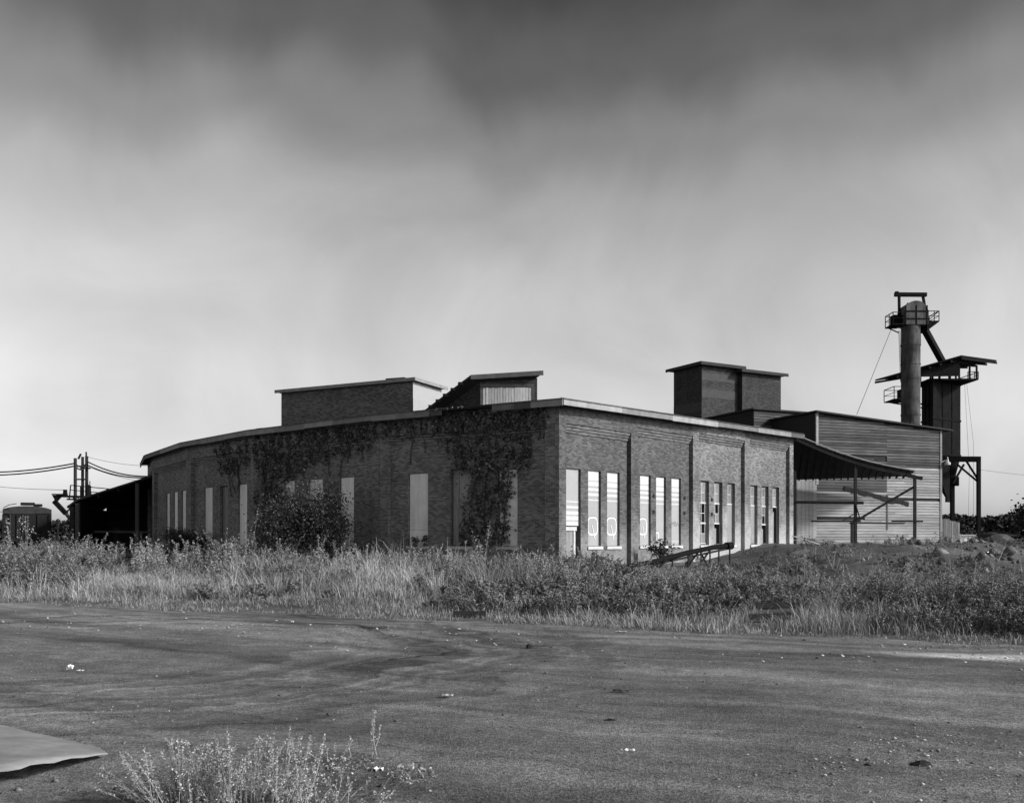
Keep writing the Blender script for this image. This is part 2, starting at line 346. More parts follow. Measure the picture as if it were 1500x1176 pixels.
def add_sill(f, win, w_): MB().box(-.08, w_+.08, -.07, .12, -.13, -.002).build('sill', MT['stone'], win)
def frame_mb(w_, h_, t=.07, y0=.14, y1=.26, bottom=True):
    b = MB().box(0, t, y0, y1, 0, h_).box(w_-t, w_, y0, y1, 0, h_).box(t, w_-t, y0, y1, h_-t, h_)
    if bottom: b.box(t, w_-t, y0, y1, 0, t)
    return b
def window_board(f, x, w_, h_, m, y=.17, seam=False, split=None):
    win = f.put(frame_mb(w_, h_, .05), 'window', MT['frame_d'], x=x, z=SILL)
    if split:
        cuts = [.05]+[w_*s for s in split]+[w_-.05]
        for a, c in zip(cuts, cuts[1:]): MB().box(a+.008, c-.008, y+random.uniform(-.02,.02), y+.05, .05, h_-.05).build('plank', MT['wood'], win)
    elif seam:
        MB().box(.03, w_-.03, y-.05, y, .02, .72).build('board', m, win); MB().box(.03, w_-.03, y-.04, y+.005, .73, h_-.02).build('board', m, win)
    else: MB().box(.03, w_-.03, y-.05, y, .02, h_-.02).build('board', m, win)
    add_sill(f, win, w_); return win
def sign_board(f, x, w_, h_, bands, letter=None, z=0, sill=True, base='panel_g'):
    win = f.put(frame_mb(w_, h_, .05), 'window', MT['frame_d'], x=x, z=SILL+z)
    bd = MB().box(.02, w_-.02, .11, .15, .02, h_-.02).build('sign_board', MT[base], win)
    for a, c in bands:
        MB().box(.021, w_-.021, .105, .12, h_*(1-c)-.0+.001, h_*(1-a)-.021).build('stripe', MT['panel_w'], win)
    if letter:
        cx, w2, zt, zb, tail = letter; b = MB(); ht = h_*(1-zt); hb = h_*(1-zb); r = w2*.32; t = .05
        ring = []
        for qx, qz, a0 in ((cx+w2/2-r, ht-r, 0), (cx-w2/2+r, ht-r, 90), (cx-w2/2+r, hb+r, 180), (cx+w2/2-r, hb+r, 270)):
            for s_ in range(0, 91, 15): ring.append((qx, qz, math.cos(R(a0+s_)), math.sin(R(a0+s_))))
        n = len(ring)
        for rr, yy in ((r, .10), (r-t*1.5, .10)): b.v += [Vector((q[0]+q[2]*rr, yy, q[1]+q[3]*rr)) for q in ring]
        b.f += [(i, (i+1) % n, n+(i+1) % n, n+i)[::-1] for i in range(n)]
        if tail: b.beam((cx-w2*.06, .099, hb+(ht-hb)*.55), (cx+w2*.22, .099, hb-(ht-hb)*.22), .012, .045)
        b.build('letter', MT['letter'], win)
        b = MB(); rr1, rr2 = r+.035, r+.002
        for rr in (rr1, rr2): b.v += [Vector((q[0]+q[2]*rr, .1035, q[1]+q[3]*rr)) for q in ring[:14]]
        b.f += [(i, i+1, 14+i+1, 14+i)[::-1] for i in range(13)]
        b.build('letter_shadow', MT['ink'], win)
    if sill: add_sill(f, win, w_)
    return win
def sash_window(f, x, w_, h_, secs):
    win = f.put(frame_mb(w_, h_, .07), 'window', MT['frame_d'], x=x, z=SILL)
    for kind, ta, tb in secs:
        z0, z1 = h_*(1-tb), h_*(1-ta); xa, xb = .07, w_-.07
        if kind in ('sash', 'broken'):
            b = frame_mb(xb-xa, z1-z0, .05, .19, .23)
            cm = (xb-xa)/2; b.box(cm-.015, cm+.015, .195, .225, .05, z1-z0-.05).box(.05, xb-xa-.05, .195, .225, (z1-z0)/2-.015, (z1-z0)/2+.015)
            b.box(-.01, xb-xa+.01, .15, .235, -.03, .03)
            s = b.build('sash', MT['frame'], win, (xa, 0, z0))
            for i in range(2):
                for j in range(2):
                    if kind == 'broken' and random.random() < .6: continue
                    MB().box(.05+i*(cm-.05)+.012*i, cm-.012+i*(cm-.05), .205, .213, .05+j*((z1-z0)/2-.035), (z1-z0)/2-.015+j*((z1-z0)/2-.035)).build('pane', MT['glass'], s)
        elif kind == 'board':
            MB().box(xa, xb, .16, .2, z0, z1).build('board', MT['ply'], win)
        elif kind == 'half':
            MB().box(xa, xa+(xb-xa)*.55, .16, .2, z0, z1-.25).build('board', MT['ply'], win)
    add_sill(f, win, w_); return win

# outer wall bays
WIN_L = [[(598,627),(659.5,690.5),(729.5,758)], [(416,431.5),(452,473),(497.5,518.5)], [(299,311.3),(322,334.3),(349,362)], [(243.4,248.6),(254.3,260.2),(266,272.2)]]
H = WTOP-SILL
for i in range(5):
    a = angs[i]; f = Frame(nodes[i+1], -a); ln = (nodes[i]-nodes[i+1]).length
    holes = []
    if i < 4:
        for j, (pa, pb) in enumerate(WIN_L[i]):
            xa, xb = lk(pa, i), lk(pb, i); dz = 0
            if i == 0 and j == 1: dz = .12
            holes.append((xa, xb, SILL, WTOP+dz))
    f.put(wall_panel(ln, BASE-.4, EAVE-.1, EAVE-.1, holes), 'wall', MT['brick'])
    for j, h in enumerate(holes):
        w_, hh = h[1]-h[0], h[3]-h[2]
        if (i, j) == (0, 1): window_board(f, h[0], w_, hh, MT['ply'], split=(.1, .32, .84))
        elif (i, j) == (2, 1): window_board(f, h[0], w_, hh, MT['ply'], split=(.28, .62))
        else: window_board(f, h[0], w_, hh, MT['panel'], y=.13, seam=(i == 0))
    cb = EYE+4.35
    for s in range(3): f.put(MB().box(.5, ln-.5, -.05*(s+1)-.003, 0, cb+.11*s, cb+.11*s+.085), 'corbel_course', MT['brick'])
    f.put(MB().box(0, ln, -.20, -.002, cb+.34, EAVE-.1), 'frieze', MT['brick'])
    f.put(MB().box(0, .5, -.2, -.002, BASE-.4, cb+.338), 'pilaster', MT['brick']); f.put(MB().box(ln-.5, ln, -.2, -.002, BASE-.4, cb+.338), 'pilaster', MT['brick'])
    if i < 4 and i != 1: f.put(MB().box(-.12, .12, -.24, -.15, cb+.35, cb+.36), 'tie_plate', MT['rail'])
# end wall
LEN = rk(1157.5); fr = Frame(nodes[0], RT)
etop = lambda k: EAVE+.0217*k
BAYS = [(0, rk(919)), (rk(919), rk(1010)), (rk(1010), rk(1086)), (rk(1086), LEN)]
WIN_R = [[(829.1,850.7),(861.6,880.3),(889.4,907.7)], [(937.6,953.3),(961.1,975.6),(983.7,997.6)], [(1026.2,1038.7),(1046.3,1058.4),(1065.5,1076.7)], [(1099.7,1109.6),(1115.9,1126),(1131.9,1141.5)]]
CB = [EYE+4.42, EYE+4.72, EYE+4.93, EYE+5.12]
B1 = [(0,.133),(.139,.205),(.224,.268),(.293,.335),(.374,.397),(.455,.463)]
B0 = [(.465,.475),(.56,.59),(.645,.695),(.738,.808),(.825,.905),(.92,1.0)]
for i, (ka, kb) in enumerate(BAYS):
    ln = kb-ka; f = Frame(fr.loc(ka), RT); holes = []
    bm_ = MT['brick_r'] if i < 2 else MT['brick_w']
    for j, (pa, pb) in enumerate(WIN_R[i]):
        xa, xb = rk(pa)-ka, rk(pb)-ka
        holes.append((xa, xb, SILL if (i, j) != (0, 0) else BASE+.35, WTOP))
    wl = f.put(wall_panel(ln, BASE-.4, etop(ka)-.1, etop(kb)-.1, holes), 'wall', bm_)
    if i > 1: wl['label'] = 'mottled brick wall bay with pale lime bloom low down'
    for j, h in enumerate(holes):
        w_, hh = h[1]-h[0], H
        if i == 0 and j == 0:
            zs = 2.42; sign_board(f, h[0], w_, zs, B0, z=H-zs, sill=False, base='panel_l')
            dh = h[3]-zs-h[2]-.02
            dr = f.put(MB().box(.05, w_*.62, .12, .18, .03, dh-.22), 'door', MT['ply'], x=h[0], z=h[2])
            MB().box(0, .05, .08, .22, 0, dh-.2).box(w_*.62, w_*.74, .08, .22, 0, dh-.2).box(-.0, w_*.78, .04, .2, dh-.2, dh-.03).build('door_frame', MT['stone'], dr)
            MB().tube([(w_*.52,.09,.9),(w_*.52,.12,.9)], .03, 8).build('handle', MT['rail'], dr)
        elif i == 0: sign_board(f, h[0], w_, hh, B1, (w_*.5, w_*.8, .607, .856, True))
        elif i == 1 and j == 0: sign_board(f, h[0], w_, hh, B1, (w_*.44, w_*.74, .607, .85, True), base='panel_l')
        elif i == 1 and j == 1: sign_board(f, h[0], w_, hh, [(a_+.005, c_+.005) for a_, c_ in B1], (w_*.3, w_*.36, .8, .955, False), base='panel_l')
        elif i == 1:
            wn_ = sign_board(f, h[0], w_, hh, B1+[(.93, .945)], base='panel_l')
            cu = bpy.data.curves.new('painted_word', 'FONT'); cu.body = 'EMBA'; cu.size = .33; cu.extrude = .002
            to = bpy.data.objects.new('tmp', cu); COL.objects.link(to); dg = bpy.context.evaluated_depsgraph_get(); tm = bpy.data.meshes.new_from_object(to.evaluated_get(dg))
            bpy.data.objects.remove(to); tm.materials.clear(); tm.materials.append(MT['ink'])
            xsv = [v.co.x for v in tm.vertices]; sx_ = (w_-.1)/(max(xsv)-min(xsv))
            to = link(bpy.data.objects.new('painted_word', tm), wn_); to.location = (.05-min(xsv)*sx_, .104, hh*.285); to.rotation_euler = (R(90),0,0); to.scale = (sx_, 1, 1)
        elif i == 2 and j < 2: sash_window(f, h[0], w_, hh, [('sash', .02, .345), ('broken', .345, .66), ('broken', .66, .98)] if j == 0 else [('sash', .02, .345), ('broken', .345, .66), ('half', .66, .98)])
        elif (i, j) in ((2, 2), (3, 0)): sash_window(f, h[0], w_, hh, [('sash', .02, .345), ('board', .36, .98)])
        elif (i, j) == (3, 1): sash_window(f, h[0], w_, hh, [('sash', .02, .345), ('broken', .345, .66), ('half', .66, .98)])
        else: sash_window(f, h[0], w_, hh, [('sash', .02, .345), ('half', .36, .98)])
    c = CB[i]; p0 = 0 if i == 0 else .62; cm = bm_
    for s in range(3): f.put(MB().box(p0, ln, -.05*(s+1)-.003, 0, c+.12*s, c+.12*s+.104), 'corbel_course', MT['corbel'])
    f.put(MB().hexa([(0,-.2,c+.37),(ln,-.2,c+.37),(ln,-.002,c+.37),(0,-.002,c+.37),(0,-.2,etop(ka)-.1),(ln,-.2,etop(kb)-.1),(ln,-.002,etop(kb)-.1),(0,-.002,etop(ka)-.1)]), 'frieze', MT['brick_r'] if i != 2 else MT['brick_w'])
    f.put(MB().box(0, .6 if i else .32, -.2, -.002, BASE-.4, c+.368), 'pilaster', bm_)
    if i == 3: f.put(MB().box(ln-.55, ln, -.2, -.002, BASE-.4, c+.368), 'pilaster', bm_)
    if i in (1, 2):
        for xx in ((holes[0][1]+holes[1][0])/2, (holes[2][1]+ln)/2-.1) if i == 1 else ((holes[0][1]+holes[1][0])/2,):
            for zz in (WTOP-.95, WTOP-1.7): f.put(MB().tube([(xx,-.045,zz),(xx,.0,zz)], .09, 8), 'tie_plate', MT['rail'])
_n0 = Vector((-math.sin(angs[0]), -math.cos(angs[0]), 0)); _en = Vector((math.sin(RT), -math.cos(RT), 0)); _d = 1+_n0.dot(_en); _q = .202
_c = (_n0+_en)*(_q/_d)
for cp, m_ in (([Vector((0,0,0)), _n0*_q, _c], 'brick'), ([Vector((0,0,0)), _c, _en*_q], 'brick_r')):
    MB().add([p+Vector((0,0,BASE-.4)) for p in cp]+[p+Vector((0,0,EAVE-.1)) for p in cp], [(1,2,5,4),(3,4,5)]).build('corner_pilaster', MT[m_], rh)
# roof, soffit and fascia
inn = [nodes[0]+RD*LEN]
for i in range(1, 6):
    b_ = TH+(i-.5)*AL; inn.append(nodes[i]+Vector((math.sin(b_), math.cos(b_), 0))*LEN)
OV = .5
def out_pt(i):
    n = Vector((0,0,0))
    if i < 5: n += Vector((-math.sin(angs[i]), -math.cos(angs[i]), 0))
    if i > 0: n += Vector((-math.sin(angs[i-1]), -math.cos(angs[i-1]), 0))
    return nodes[i]+n.normalized()*(OV+.2)
op = [out_pt(i) for i in range(6)]
en = Vector((math.sin(RT), -math.cos(RT), 0))                                       # outward normal of the end wall
n0 = Vector((-math.sin(angs[0]), -math.cos(angs[0]), 0))
op[0] = nodes[0]+n0*(OV+.2)+en*(OV+.2)*1.0
inn[0] = inn[0]+en*(OV+.2)+RD*.4
b = MB(); zi = etop(LEN)
for i in range(5):
    o0, o1, q0, q1 = op[i+1]-root, op[i]-root, inn[i+1]-root, inn[i]-root
    b.hexa([o0+Vector((0,0,EAVE-.12)), o1+Vector((0,0,EAVE-.12)), q1+Vector((0,0,zi-.12)), q0+Vector((0,0,zi-.12)),
            o0+Vector((0,0,EAVE)), o1+Vector((0,0,EAVE)), q1+Vector((0,0,zi)), q0+Vector((0,0,zi))])
rf = b.build('roof', MT['roof'], rh)
def fascia_run(pa, za, pb, zb, cuts, mats):
    for (c0, c1), mm in zip(zip(cuts, cuts[1:]), mats):
        if mm is None: continue
        A = pa.lerp(pb, c0)-root; B = pa.lerp(pb, c1)-root; d = (B-A).normalized(); nn = Vector((d.y, -d.x, 0))
        A = A+d*.006; B = B-d*.006; za_, zb_ = za+(zb-za)*c0-.03, za+(zb-za)*c1-.03
        s_ = random.uniform(-.03, .02); h_ = .27; t = random.uniform(.035, .05)
        pts = [A+Vector((0,0,za_-h_+s_)), B+Vector((0,0,zb_-h_+s_+random.uniform(-.02,.02))), B-nn*-t+Vector((0,0,zb_-h_+s_)), A+nn*t+Vector((0,0,za_-h_+s_)),
               A+Vector((0,0,za_)), B+Vector((0,0,zb_)), B+nn*t+Vector((0,0,zb_)), A+nn*t+Vector((0,0,za_))]
        MB().hexa(pts).build('fascia_board', mm, rf)
F_, D_ = MT['fascia'], MT['fascia_d']
fascia_run(op[1], EAVE, op[0], EAVE, [0,.14,.33,.40,.66,.77,.85,1], [F_,F_,D_,None,F_,D_,F_])
fascia_run(op[2], EAVE, op[1], EAVE, [0,.25,.5,.72,1], [F_,F_,F_,F_])
fascia_run(op[3], EAVE, op[2], EAVE, [0,.35,.7,1], [F_,F_,F_]); fascia_run(op[4], EAVE, op[3], EAVE, [0,.5,1], [F_,F_]); fascia_run(op[5], EAVE, op[4], EAVE, [0,.5,1], [D_,D_])
fascia_run(op[0], EAVE, inn[0], zi, [0,.18,.36,.55,.74,.92,1], [F_,F_,F_,F_,F_,D_])
# sagging felt drip edge over the fascia
b = MB()
for A, B, za, zb in [(op[i+1], op[i], EAVE, EAVE) for i in range(5)]+[(op[0], inn[0], EAVE, zi)]:
    A = A-root; B = B-root; d = (B-A).normalized(); nn = Vector((d.y, -d.x, 0)); L_ = (B-A).length; n = int(L_/.6)
    for k in range(n):
        p, q = A+(B-A)*(k/n), A+(B-A)*((k+1)/n); za_ = za+(zb-za)*k/n; zb_ = za+(zb-za)*(k+1)/n; s_ = random.uniform(.01, .05)
        b.add([p+nn*.09+Vector((0,0,za_-.055)), q+nn*.09+Vector((0,0,zb_-.055)), q-nn*.2+Vector((0,0,zb_+s_)), p-nn*.2+Vector((0,0,za_+s_))], [(0,1,2,3)])
b.build('drip_edge', MT['roof'], rf)
# inner walls, left unbroken: they close the building behind
iw = [q for q in inn]; iw[0] = nodes[0]+RD*LEN
for A, B in list(zip(iw[1:], iw))+[(nodes[5], iw[5])]:
    d = B-A; f = Frame(A, math.atan2(d.y, d.x)); f.put(MB().box(0, d.length, 0, .3, BASE-.4, zi-.13 if A is not nodes[5] else EAVE-.13), 'wall', MT['brick'])
MB().add([p-root for p in nodes[:6]]+[p-root for p in iw[::-1]], [tuple(range(12))[::-1]]).build('floor', MT['earth'], rh, (0,0,.05))

# ------------------------------------------------------------------ roof structures
def block(th, corner, dl, dr, ll, lr, zb, zt, ml, mr, roof_m, ov=.35, tl=0, tr=0, rt=.14, fm=None):
    """brick block whose near vertical edge is at corner; left face runs dl, right face dr; tops drop by tl, tr"""
    c = Vector((0,0,0)); pl = Vector((-math.cos(dl), math.sin(dl), 0)); pr = Vector((math.cos(dr), math.sin(dr), 0)); a, b_ = pl*ll, pr*lr; e = a+b_
    Z_ = lambda v, z: v+Vector((0,0,z))
    zc, za, zbb, ze = zt, zt-tl, zt-tr, zt-tl-tr
    # each face a slab in its own local frame so that the bricks course along it
    for org, rz, ln, z0_, z1_, m_, nm in ((a, -dl, ll, za, zc, ml, 'wall'), (c, dr, lr, zc, zbb, mr, 'wall')):
        MB().add([(0,0,zb),(ln,0,zb),(ln,0,z1_),(0,0,z0_),(0,.25,zb),(ln,.25,zb),(ln,.25,z1_),(0,.25,z0_)], [(0,1,2,3)]).build(nm, m_, th, org, rz)
    MB().add([Z_(a,zb),Z_(e,zb),Z_(e,ze),Z_(a,za)], [(0,3,2,1)]).add([Z_(b_,zb),Z_(e,zb),Z_(e,ze),Z_(b_,zbb)], [(0,1,2,3)]).build('rear_wall', mr, th)
    o = lambda v, sx_, sy_: v-pl*ov*sx_-pr*ov*sy_
    q = [o(c,1,1), o(b_,1,-1), o(e,-1,-1), o(a,-1,1)]; zz = [zc, zbb, ze, za]
    MB().hexa([Z_(v, z+.0) for v, z in zip(q, zz)]+[Z_(v, z+rt) for v, z in zip(q, zz)]).build('roof', roof_m, th)
    if fm:
        for (i, j) in ((3, 0), (0, 1)):
            MB().beam(Z_(q[i], zz[i]+.03), Z_(q[j], zz[j]+.03), .05, .2).build('fascia_board', fm, th)
    return a, b_
g = thing('roof_monitor', 'flat-roofed brick block on the roundhouse with a white-painted end', 'roof monitor', P(605, 788, 62)*1)
g.location.z = 6.5
zt = P(605, 557, 62).z-6.5
a_, b_ = block(g, None, R(24), R(67), 9.7, 3.8, -1.5, zt, MT['brick_m'], MT['panel_l'], MT['roof'], .3, .18, .0, .1, MT['fascia'])
dr = R(67); MB().box(0, 3.8, -.012, -.002, -1.5, zt-1.05).build('painted_band', MT['panel_g'], g, (0,0,0), dr)
MB().box(-1.4,-.1,-.4,.4,0,.12).build('roof_patch', MT['roof'], g, Vector((-.3,.5,zt+.1)), -R(24))
# monitor with the planked opening
g = thing('planked_monitor', 'brick roof monitor with sloping roof and pale planked opening', 'roof monitor', P(703, 788, 52)); g.location.z = 6.6
zt = P(703, 555, 52).z-6.6
wd = P(787, 0, 52).x-P(703, 0, 52).x
MB().box(0, wd, 0, .25, -1.2, zt+.05).build('wall', MT['brick_t'], g, (0,0,0), R(1))
pl = Vector((-math.cos(R(43)), math.sin(R(43)), 0)); ll = 4.9; drop = 2.0
MB().add([(0,0,-2.5),(ll,0,-2.5),(ll,0,zt),(0,0,zt-drop),(0,.2,-2.5),(ll,.2,-2.5),(ll,.2,zt),(0,.2,zt-drop)],[(0,1,2,3),(5,4,7,6),(3,2,6,7)]).build('side_wall', MT['brick_t'], g, pl*ll, -R(43))
c0 = Vector((-.45,-.35,zt+.02)); c1 = Vector((wd+.3,-.35,zt+.24)); c2 = c1+pl*ll*1.15+Vector((0,0,-drop*1.2)); c3 = c0+pl*ll*1.15+Vector((0,0,-drop*1.2)); up = Vector((0,0,.13))
MB().hexa([c0,c1,c2,c3,c0+up,c1+up,c2+up,c3+up]).build('roof', MT['roof'], g)
MB().beam(c0+Vector((0,-.03,0)), c1+Vector((0,-.03,0)), .05, .22).build('fascia_board', MT['fascia_d'], g)
MB().box(.02,wd-.14,-.06,-.003,zt-.42,zt-.26).box(.02,.16,-.06,-.003,-1.2,zt-.42).box(wd-.3,wd-.14,-.06,-.003,-1.2,zt-.42).build('opening_frame', MT['mwood'], g)
n = 17
for k in range(n):
    xa = .16+(wd-.46)*k/n; MB().box(xa+.006, xa+(wd-.46)/n-.006, -.05+random.uniform(-.01,.01), -.003, -1.2, zt-.44-random.uniform(0,.03)).build('plank', MT['plank'], g)
for k in range(9):
    q = c0.lerp(c3, .12+.1*k)+up*.5; MB().box(-.16,.1,-.1,.1,-.09,.05).build('roof_slate', MT['roof'], g, q, random.uniform(-.4,.4))
# brick tower
g = thing('brick_tower', 'dark square brick tower with flat overhanging roof and faded paint bands', 'tower', P(1028, 788, 75)); g.location.z = 1.2
zt = P(1028, 534, 75).z-1.2
block(g, None, R(63), R(32), 3.45, 3.6, 0, zt, MT['brick_t'], MT['brick_t'], MT['roof'], .45, .0, .0, .16, MT['roof'])
pr = Vector((math.cos(R(32)), math.sin(R(32)), 0)); nr = Vector((math.sin(R(32)), -math.cos(R(32)), 0))
g2 = thing('tower_annex', 'brick annex joined to the banded tower, its roof a little lower', 'tower', Vector(g.location)+pr*3.62+nr*.45)
block(g2, None, R(60), R(31), 3.2, 4.0, 0, zt-.28, MT['brick_t'], MT['brick_t'], MT['roof'], .4, 0, 0, .16, MT['roof'])
MB().box(1.75,3.6,-.012,-.002,zt-5.0,zt-4.0).build('painted_patch', MT['dark'], g2, (0,0,0), R(31))
for za, zb_ in ((zt-1.1, zt-.55), (zt-2.35, zt-1.75)): MB().box(0,3.5,-.012,-.002,za,zb_).build('painted_band', MT['band'], g, (0,0,0), R(32))
pa = Vector((-math.cos(R(63)), math.sin(R(63)), 0))*3.45
for za, zb_ in ((zt-3.4, zt-2.7),): MB().box(0,3.45,-.012,-.002,za,zb_).build('painted_band', MT['band'], g, pa, -R(63))
MB().box(0,3.45,-.05,-.002,zt-3.75,zt-3.6).build('ledge', MT['brick_t'], g, pa, -R(63))

# ------------------------------------------------------------------ clapboard buildings
def clap_wall(th, org, rz, ln, z0, zl, zr, matf, seams=(), ex=.2, z_off=0, y0=0, depth=.05, skip=None):
    """lapped boards, each one an object, clipped under a sloping top"""
    z = z0; row = 0
    while z < max(zl, zr):
        zt_ = z+ex; xa, xb = 0.0, ln
        if zl != zr:
            xs_ = (zt_-zl)/(zr-zl)*ln
            if zr < zl and zt_ > zr: xb = min(xb, xs_)
            if zl < zr and zt_ > zl: xa = max(xa, xs_)
        elif zt_ > zl+.01: break
        cuts = [xa]+[s for s in seams if xa+.3 < s < xb-.3]+[xb]
        if random.random() < .5 and xb-xa > 5: cuts = sorted(cuts+[xa+random.uniform(.25,.75)*(xb-xa)])
        for a, c in zip(cuts, cuts[1:]):
            if c-a < .15 or (skip and skip((a+c)/2, z)): continue
            dz = random.uniform(-.008,.008)
            MB().add([(a+.004,-depth,z+.02+dz),(c-.004,-depth+random.uniform(-.006,.006),z+.02+dz+random.uniform(-.01,.01)),(c-.004,.02,z+.018),(a+.004,.02,z+.018),(a+.004,-.006,zt_),(c-.004,-.006,zt_),(c-.004,.02,zt_-.002),(a+.004,.02,zt_-.002)],
               [(0,1,5,4),(0,3,2,1),(1,2,6,5),(3,0,4,7)]).build('clapboard', matf((a+c)/2, z), th, org, rz)
        z = zt_; row += 1
wc = P(1196, 788, 66); wz = 1.25
g = thing('clapboard_warehouse', 'tall weathered clapboard warehouse with gently sloping roof beside the canopy', 'building', (wc.x, wc.y, wz))
WD = R(20); WL = 10.05; ztl = P(1196, 604, 66).z-wz; ztr = P(1377, 630, 69.4).z-wz
MB().add([(0,.03,-.6),(WL,.03,-.6),(WL,.03,ztr),(0,.03,ztl),(0,7,-.6),(WL,7,-.6),(WL,7,ztr),(0,7,ztl)],[(0,1,2,3),(1,5,6,2),(4,0,3,7),(5,4,7,6)]).build('wall_sheathing', MT['dwood'], g, (0,0,0), WD)
whitewash_line = lambda x: 3.55-.07*x  # boards below this height keep their weather-sheltered whitewash
clap_wall(g, (0,0,0), WD, WL, -.5, ztl-.02, ztr-.02, lambda x, z: MT['board_l'] if z < whitewash_line(x) or (x > 5.6 and z < 5.0) else MT['board_u'], seams=(5.55,), ex=.185, skip=lambda x, z: random.random() < .025)
MB().hexa([(-.25,-.35,ztl),(WL+.75,-.35,ztr-.06),(WL+.75,7.3,ztr-.06),(-.25,7.3,ztl),(-.25,-.35,ztl+.1),(WL+.75,-.35,ztr+.04),(WL+.75,7.3,ztr+.04),(-.25,7.3,ztl+.1)]).build('roof', MT['roof'], g, (0,0,0), WD)
MB().box(WL-.1,WL+.06,-.07,.05,-.6,ztr-.03).build('corner_board', MT['board_l'], g, (0,0,0), WD); MB().box(-.06,.1,-.07,.05,3.8,ztl-.03).build('corner_board', MT['wood'], g, (0,0,0), WD)
# lower wall running on under the canopy, with a planked door
f0 = Vector((-math.cos(WD), -math.sin(WD), 0))*2.7
MB().box(0,2.7,.03,.2,-.6,4.6).build('wall_sheathing', MT['dwood'], g, f0, WD)
for k in range(9): MB().box(.02+k*.3,.30+k*.3,-.03+random.uniform(-.008,.008),.028,-.5,4.3).build('door_plank', MT['board_l'], g, f0, WD)
MB().box(5.5,5.62,-.06,-.03,.9,3.2).build('batten', MT['mwood'], g, (0,0,0), WD); MB().box(2.6,7.0,-.09,-.04,1.32,1.40).build('wall_rail', MT['dwood'], g, (0,0,0), WD)
# ragged near-black strips on the wall, drawing the shadow of the canopy edge
for k in range(9):
    x = 2.1+k*.58; z = 3.62-.11*k
    MB().add([(x,-.08,z-.12-random.uniform(0,.16)),(x+.56,-.08,z-.20-random.uniform(0,.16)),(x+.56,-.045,z-.2),(x,-.045,z-.15),(x,-.10,z+.10),(x+.56,-.10,z+.03),(x+.56,-.045,z+.03),(x,-.045,z+.1)],[(0,1,5,4),(4,5,6,7),(0,3,2,1),(1,2,6,5),(3,0,4,7)]).build('shadow_strip', MT['dark'], g, (0,0,0), WD)
# upper clapboard block between tower and warehouse
uc = P(1104, 788, 70); g = thing('clapboard_block', 'dark clapboard block rising behind the end wall eave, joining the warehouse', 'building', (uc.x, uc.y, 1.2))
zt = P(1104, 600, 70).z-1.2
block(g, None, R(58), R(26), 7.6, 5.1, 0, zt, MT['dwood'], MT['dwood'], MT['roof'], .25, .35, .02, .1)
clap_wall(g, (0,0,0), R(26), 5.1, 5.2, zt-.02, zt-.06, lambda x, z: MT['board_u'], ex=.185)
pl = Vector((-math.cos(R(58)), math.sin(R(58)), 0))*7.6
clap_wall(g, pl, -R(58), 7.6, 5.2, zt-.37, zt-.02, lambda x, z: MT['dwood'], ex=.185)

# ------------------------------------------------------------------ canopy
A, B = P(1166, 640, 62.0), P(1340, 690.5, 61.0); C, D = P(1331, 697.5, 66.2), P(1156, 703, 64.6)
g = thing('canopy', 'sagging open-sided timber canopy sloping down from the roundhouse end wall', 'canopy', (A.x, A.y, 1.3)); o_ = Vector(g.location)
A, B, C, D = [q-o_ for q in (A, B, C, D)]
def can(u, v):
    p = (A.lerp(B, u)).lerp(D.lerp(C, u), v); p.z -= .35*math.sin(math.pi*u)*(1-v)*.8; return p
nu, nv = 16, 4; b = MB()
for lay in (0, .05):
    for j in range(nv+1):
        for i in range(nu+1): b.v.append(can(i/nu*1.0, j/nv)+Vector((0,0,lay)))
k0 = (nu+1)*(nv+1)
for j in range(nv):
    for i in range(nu):
        q = j*(nu+1)+i; b.f += [(q, q+nu+1, q+nu+2, q+1), (k0+q, k0+q+1, k0+q+nu+2, k0+q+nu+1)]
for i in range(nu): b.f.append((i, i+1, k0+i+1, k0+i))
for j in range(nv): q = j*(nu+1)+nu; b.f.append((q, q+nu+1, k0+q+nu+1, k0+q))
b.build('roof', MT['roof'], g)
for k in range(17):                                    # purlins, their ends showing along the rake
    u = .02+k*.058; MB().beam(can(u, -.03)+Vector((0,0,-.12)), can(u, .97)+Vector((0,0,-.10)), .08, .11).build('purlin', MT['dwood'], g)
for k in range(8): MB().beam(can(k/8, -.05)+Vector((0,0,-.3)), can((k+1)/8, -.05)+Vector((0,0,-.3)), .09, .16).build('rafter', MT['dwood'], g)
for k in range(8): MB().beam(can(k/8, -.035)+Vector((0,0,.05)), can((k+1)/8, -.035)+Vector((0,0,.05)), .12, .05).build('roof_edge', MT['galv'], g)
MB().beam(can(.93, -.06)+Vector((0,0,-.34)), can(1.06, -.06)+Vector((0,0,-.36)), .1, .2).build('rafter_tail', MT['dwood'], g)
def post(px, yt, yb, Z, r, m='dwood', nm='post'):
    t, q = P(px, yt, Z)-o_, P(px, yb, Z)-o_; q.z = min(q.z, float(gz(q.x+o_.x, q.y+o_.y))-o_.z-.1)
    MB().beam(q, t, r*2, r*2).build(nm, MT[m], g)
post(1253, 676, 797, 61.4, .08); post(1340, 697, 793, 61.0, .075); post(1248, 765, 795, 61.4, .07); post(1164, 690, 786, 62.2, .09)
ln_ = lambda x0, y0, z0, x1, y1, z1, r, nm, m='dwood': MB().tube([P(x0,y0,z0)-o_, P(x1,y1,z1)-o_], r, 8).build(nm, MT[m], g)
ln_(1160,735,62.2,1265,736.5,61.3,.09,'rail'); ln_(1250,765,61.25,1342,711,61.0,.07,'brace'); ln_(1188,763,61.8,1261,763,61.3,.05,'rail'); ln_(1253,738,61.3,1259,757,61.3,.04,'brace'); ln_(1235,762,61.4,1252,752,61.4,.03,'brace')
ln_(1306,763,61.0,1352,763.5,60.9,.05,'rail')
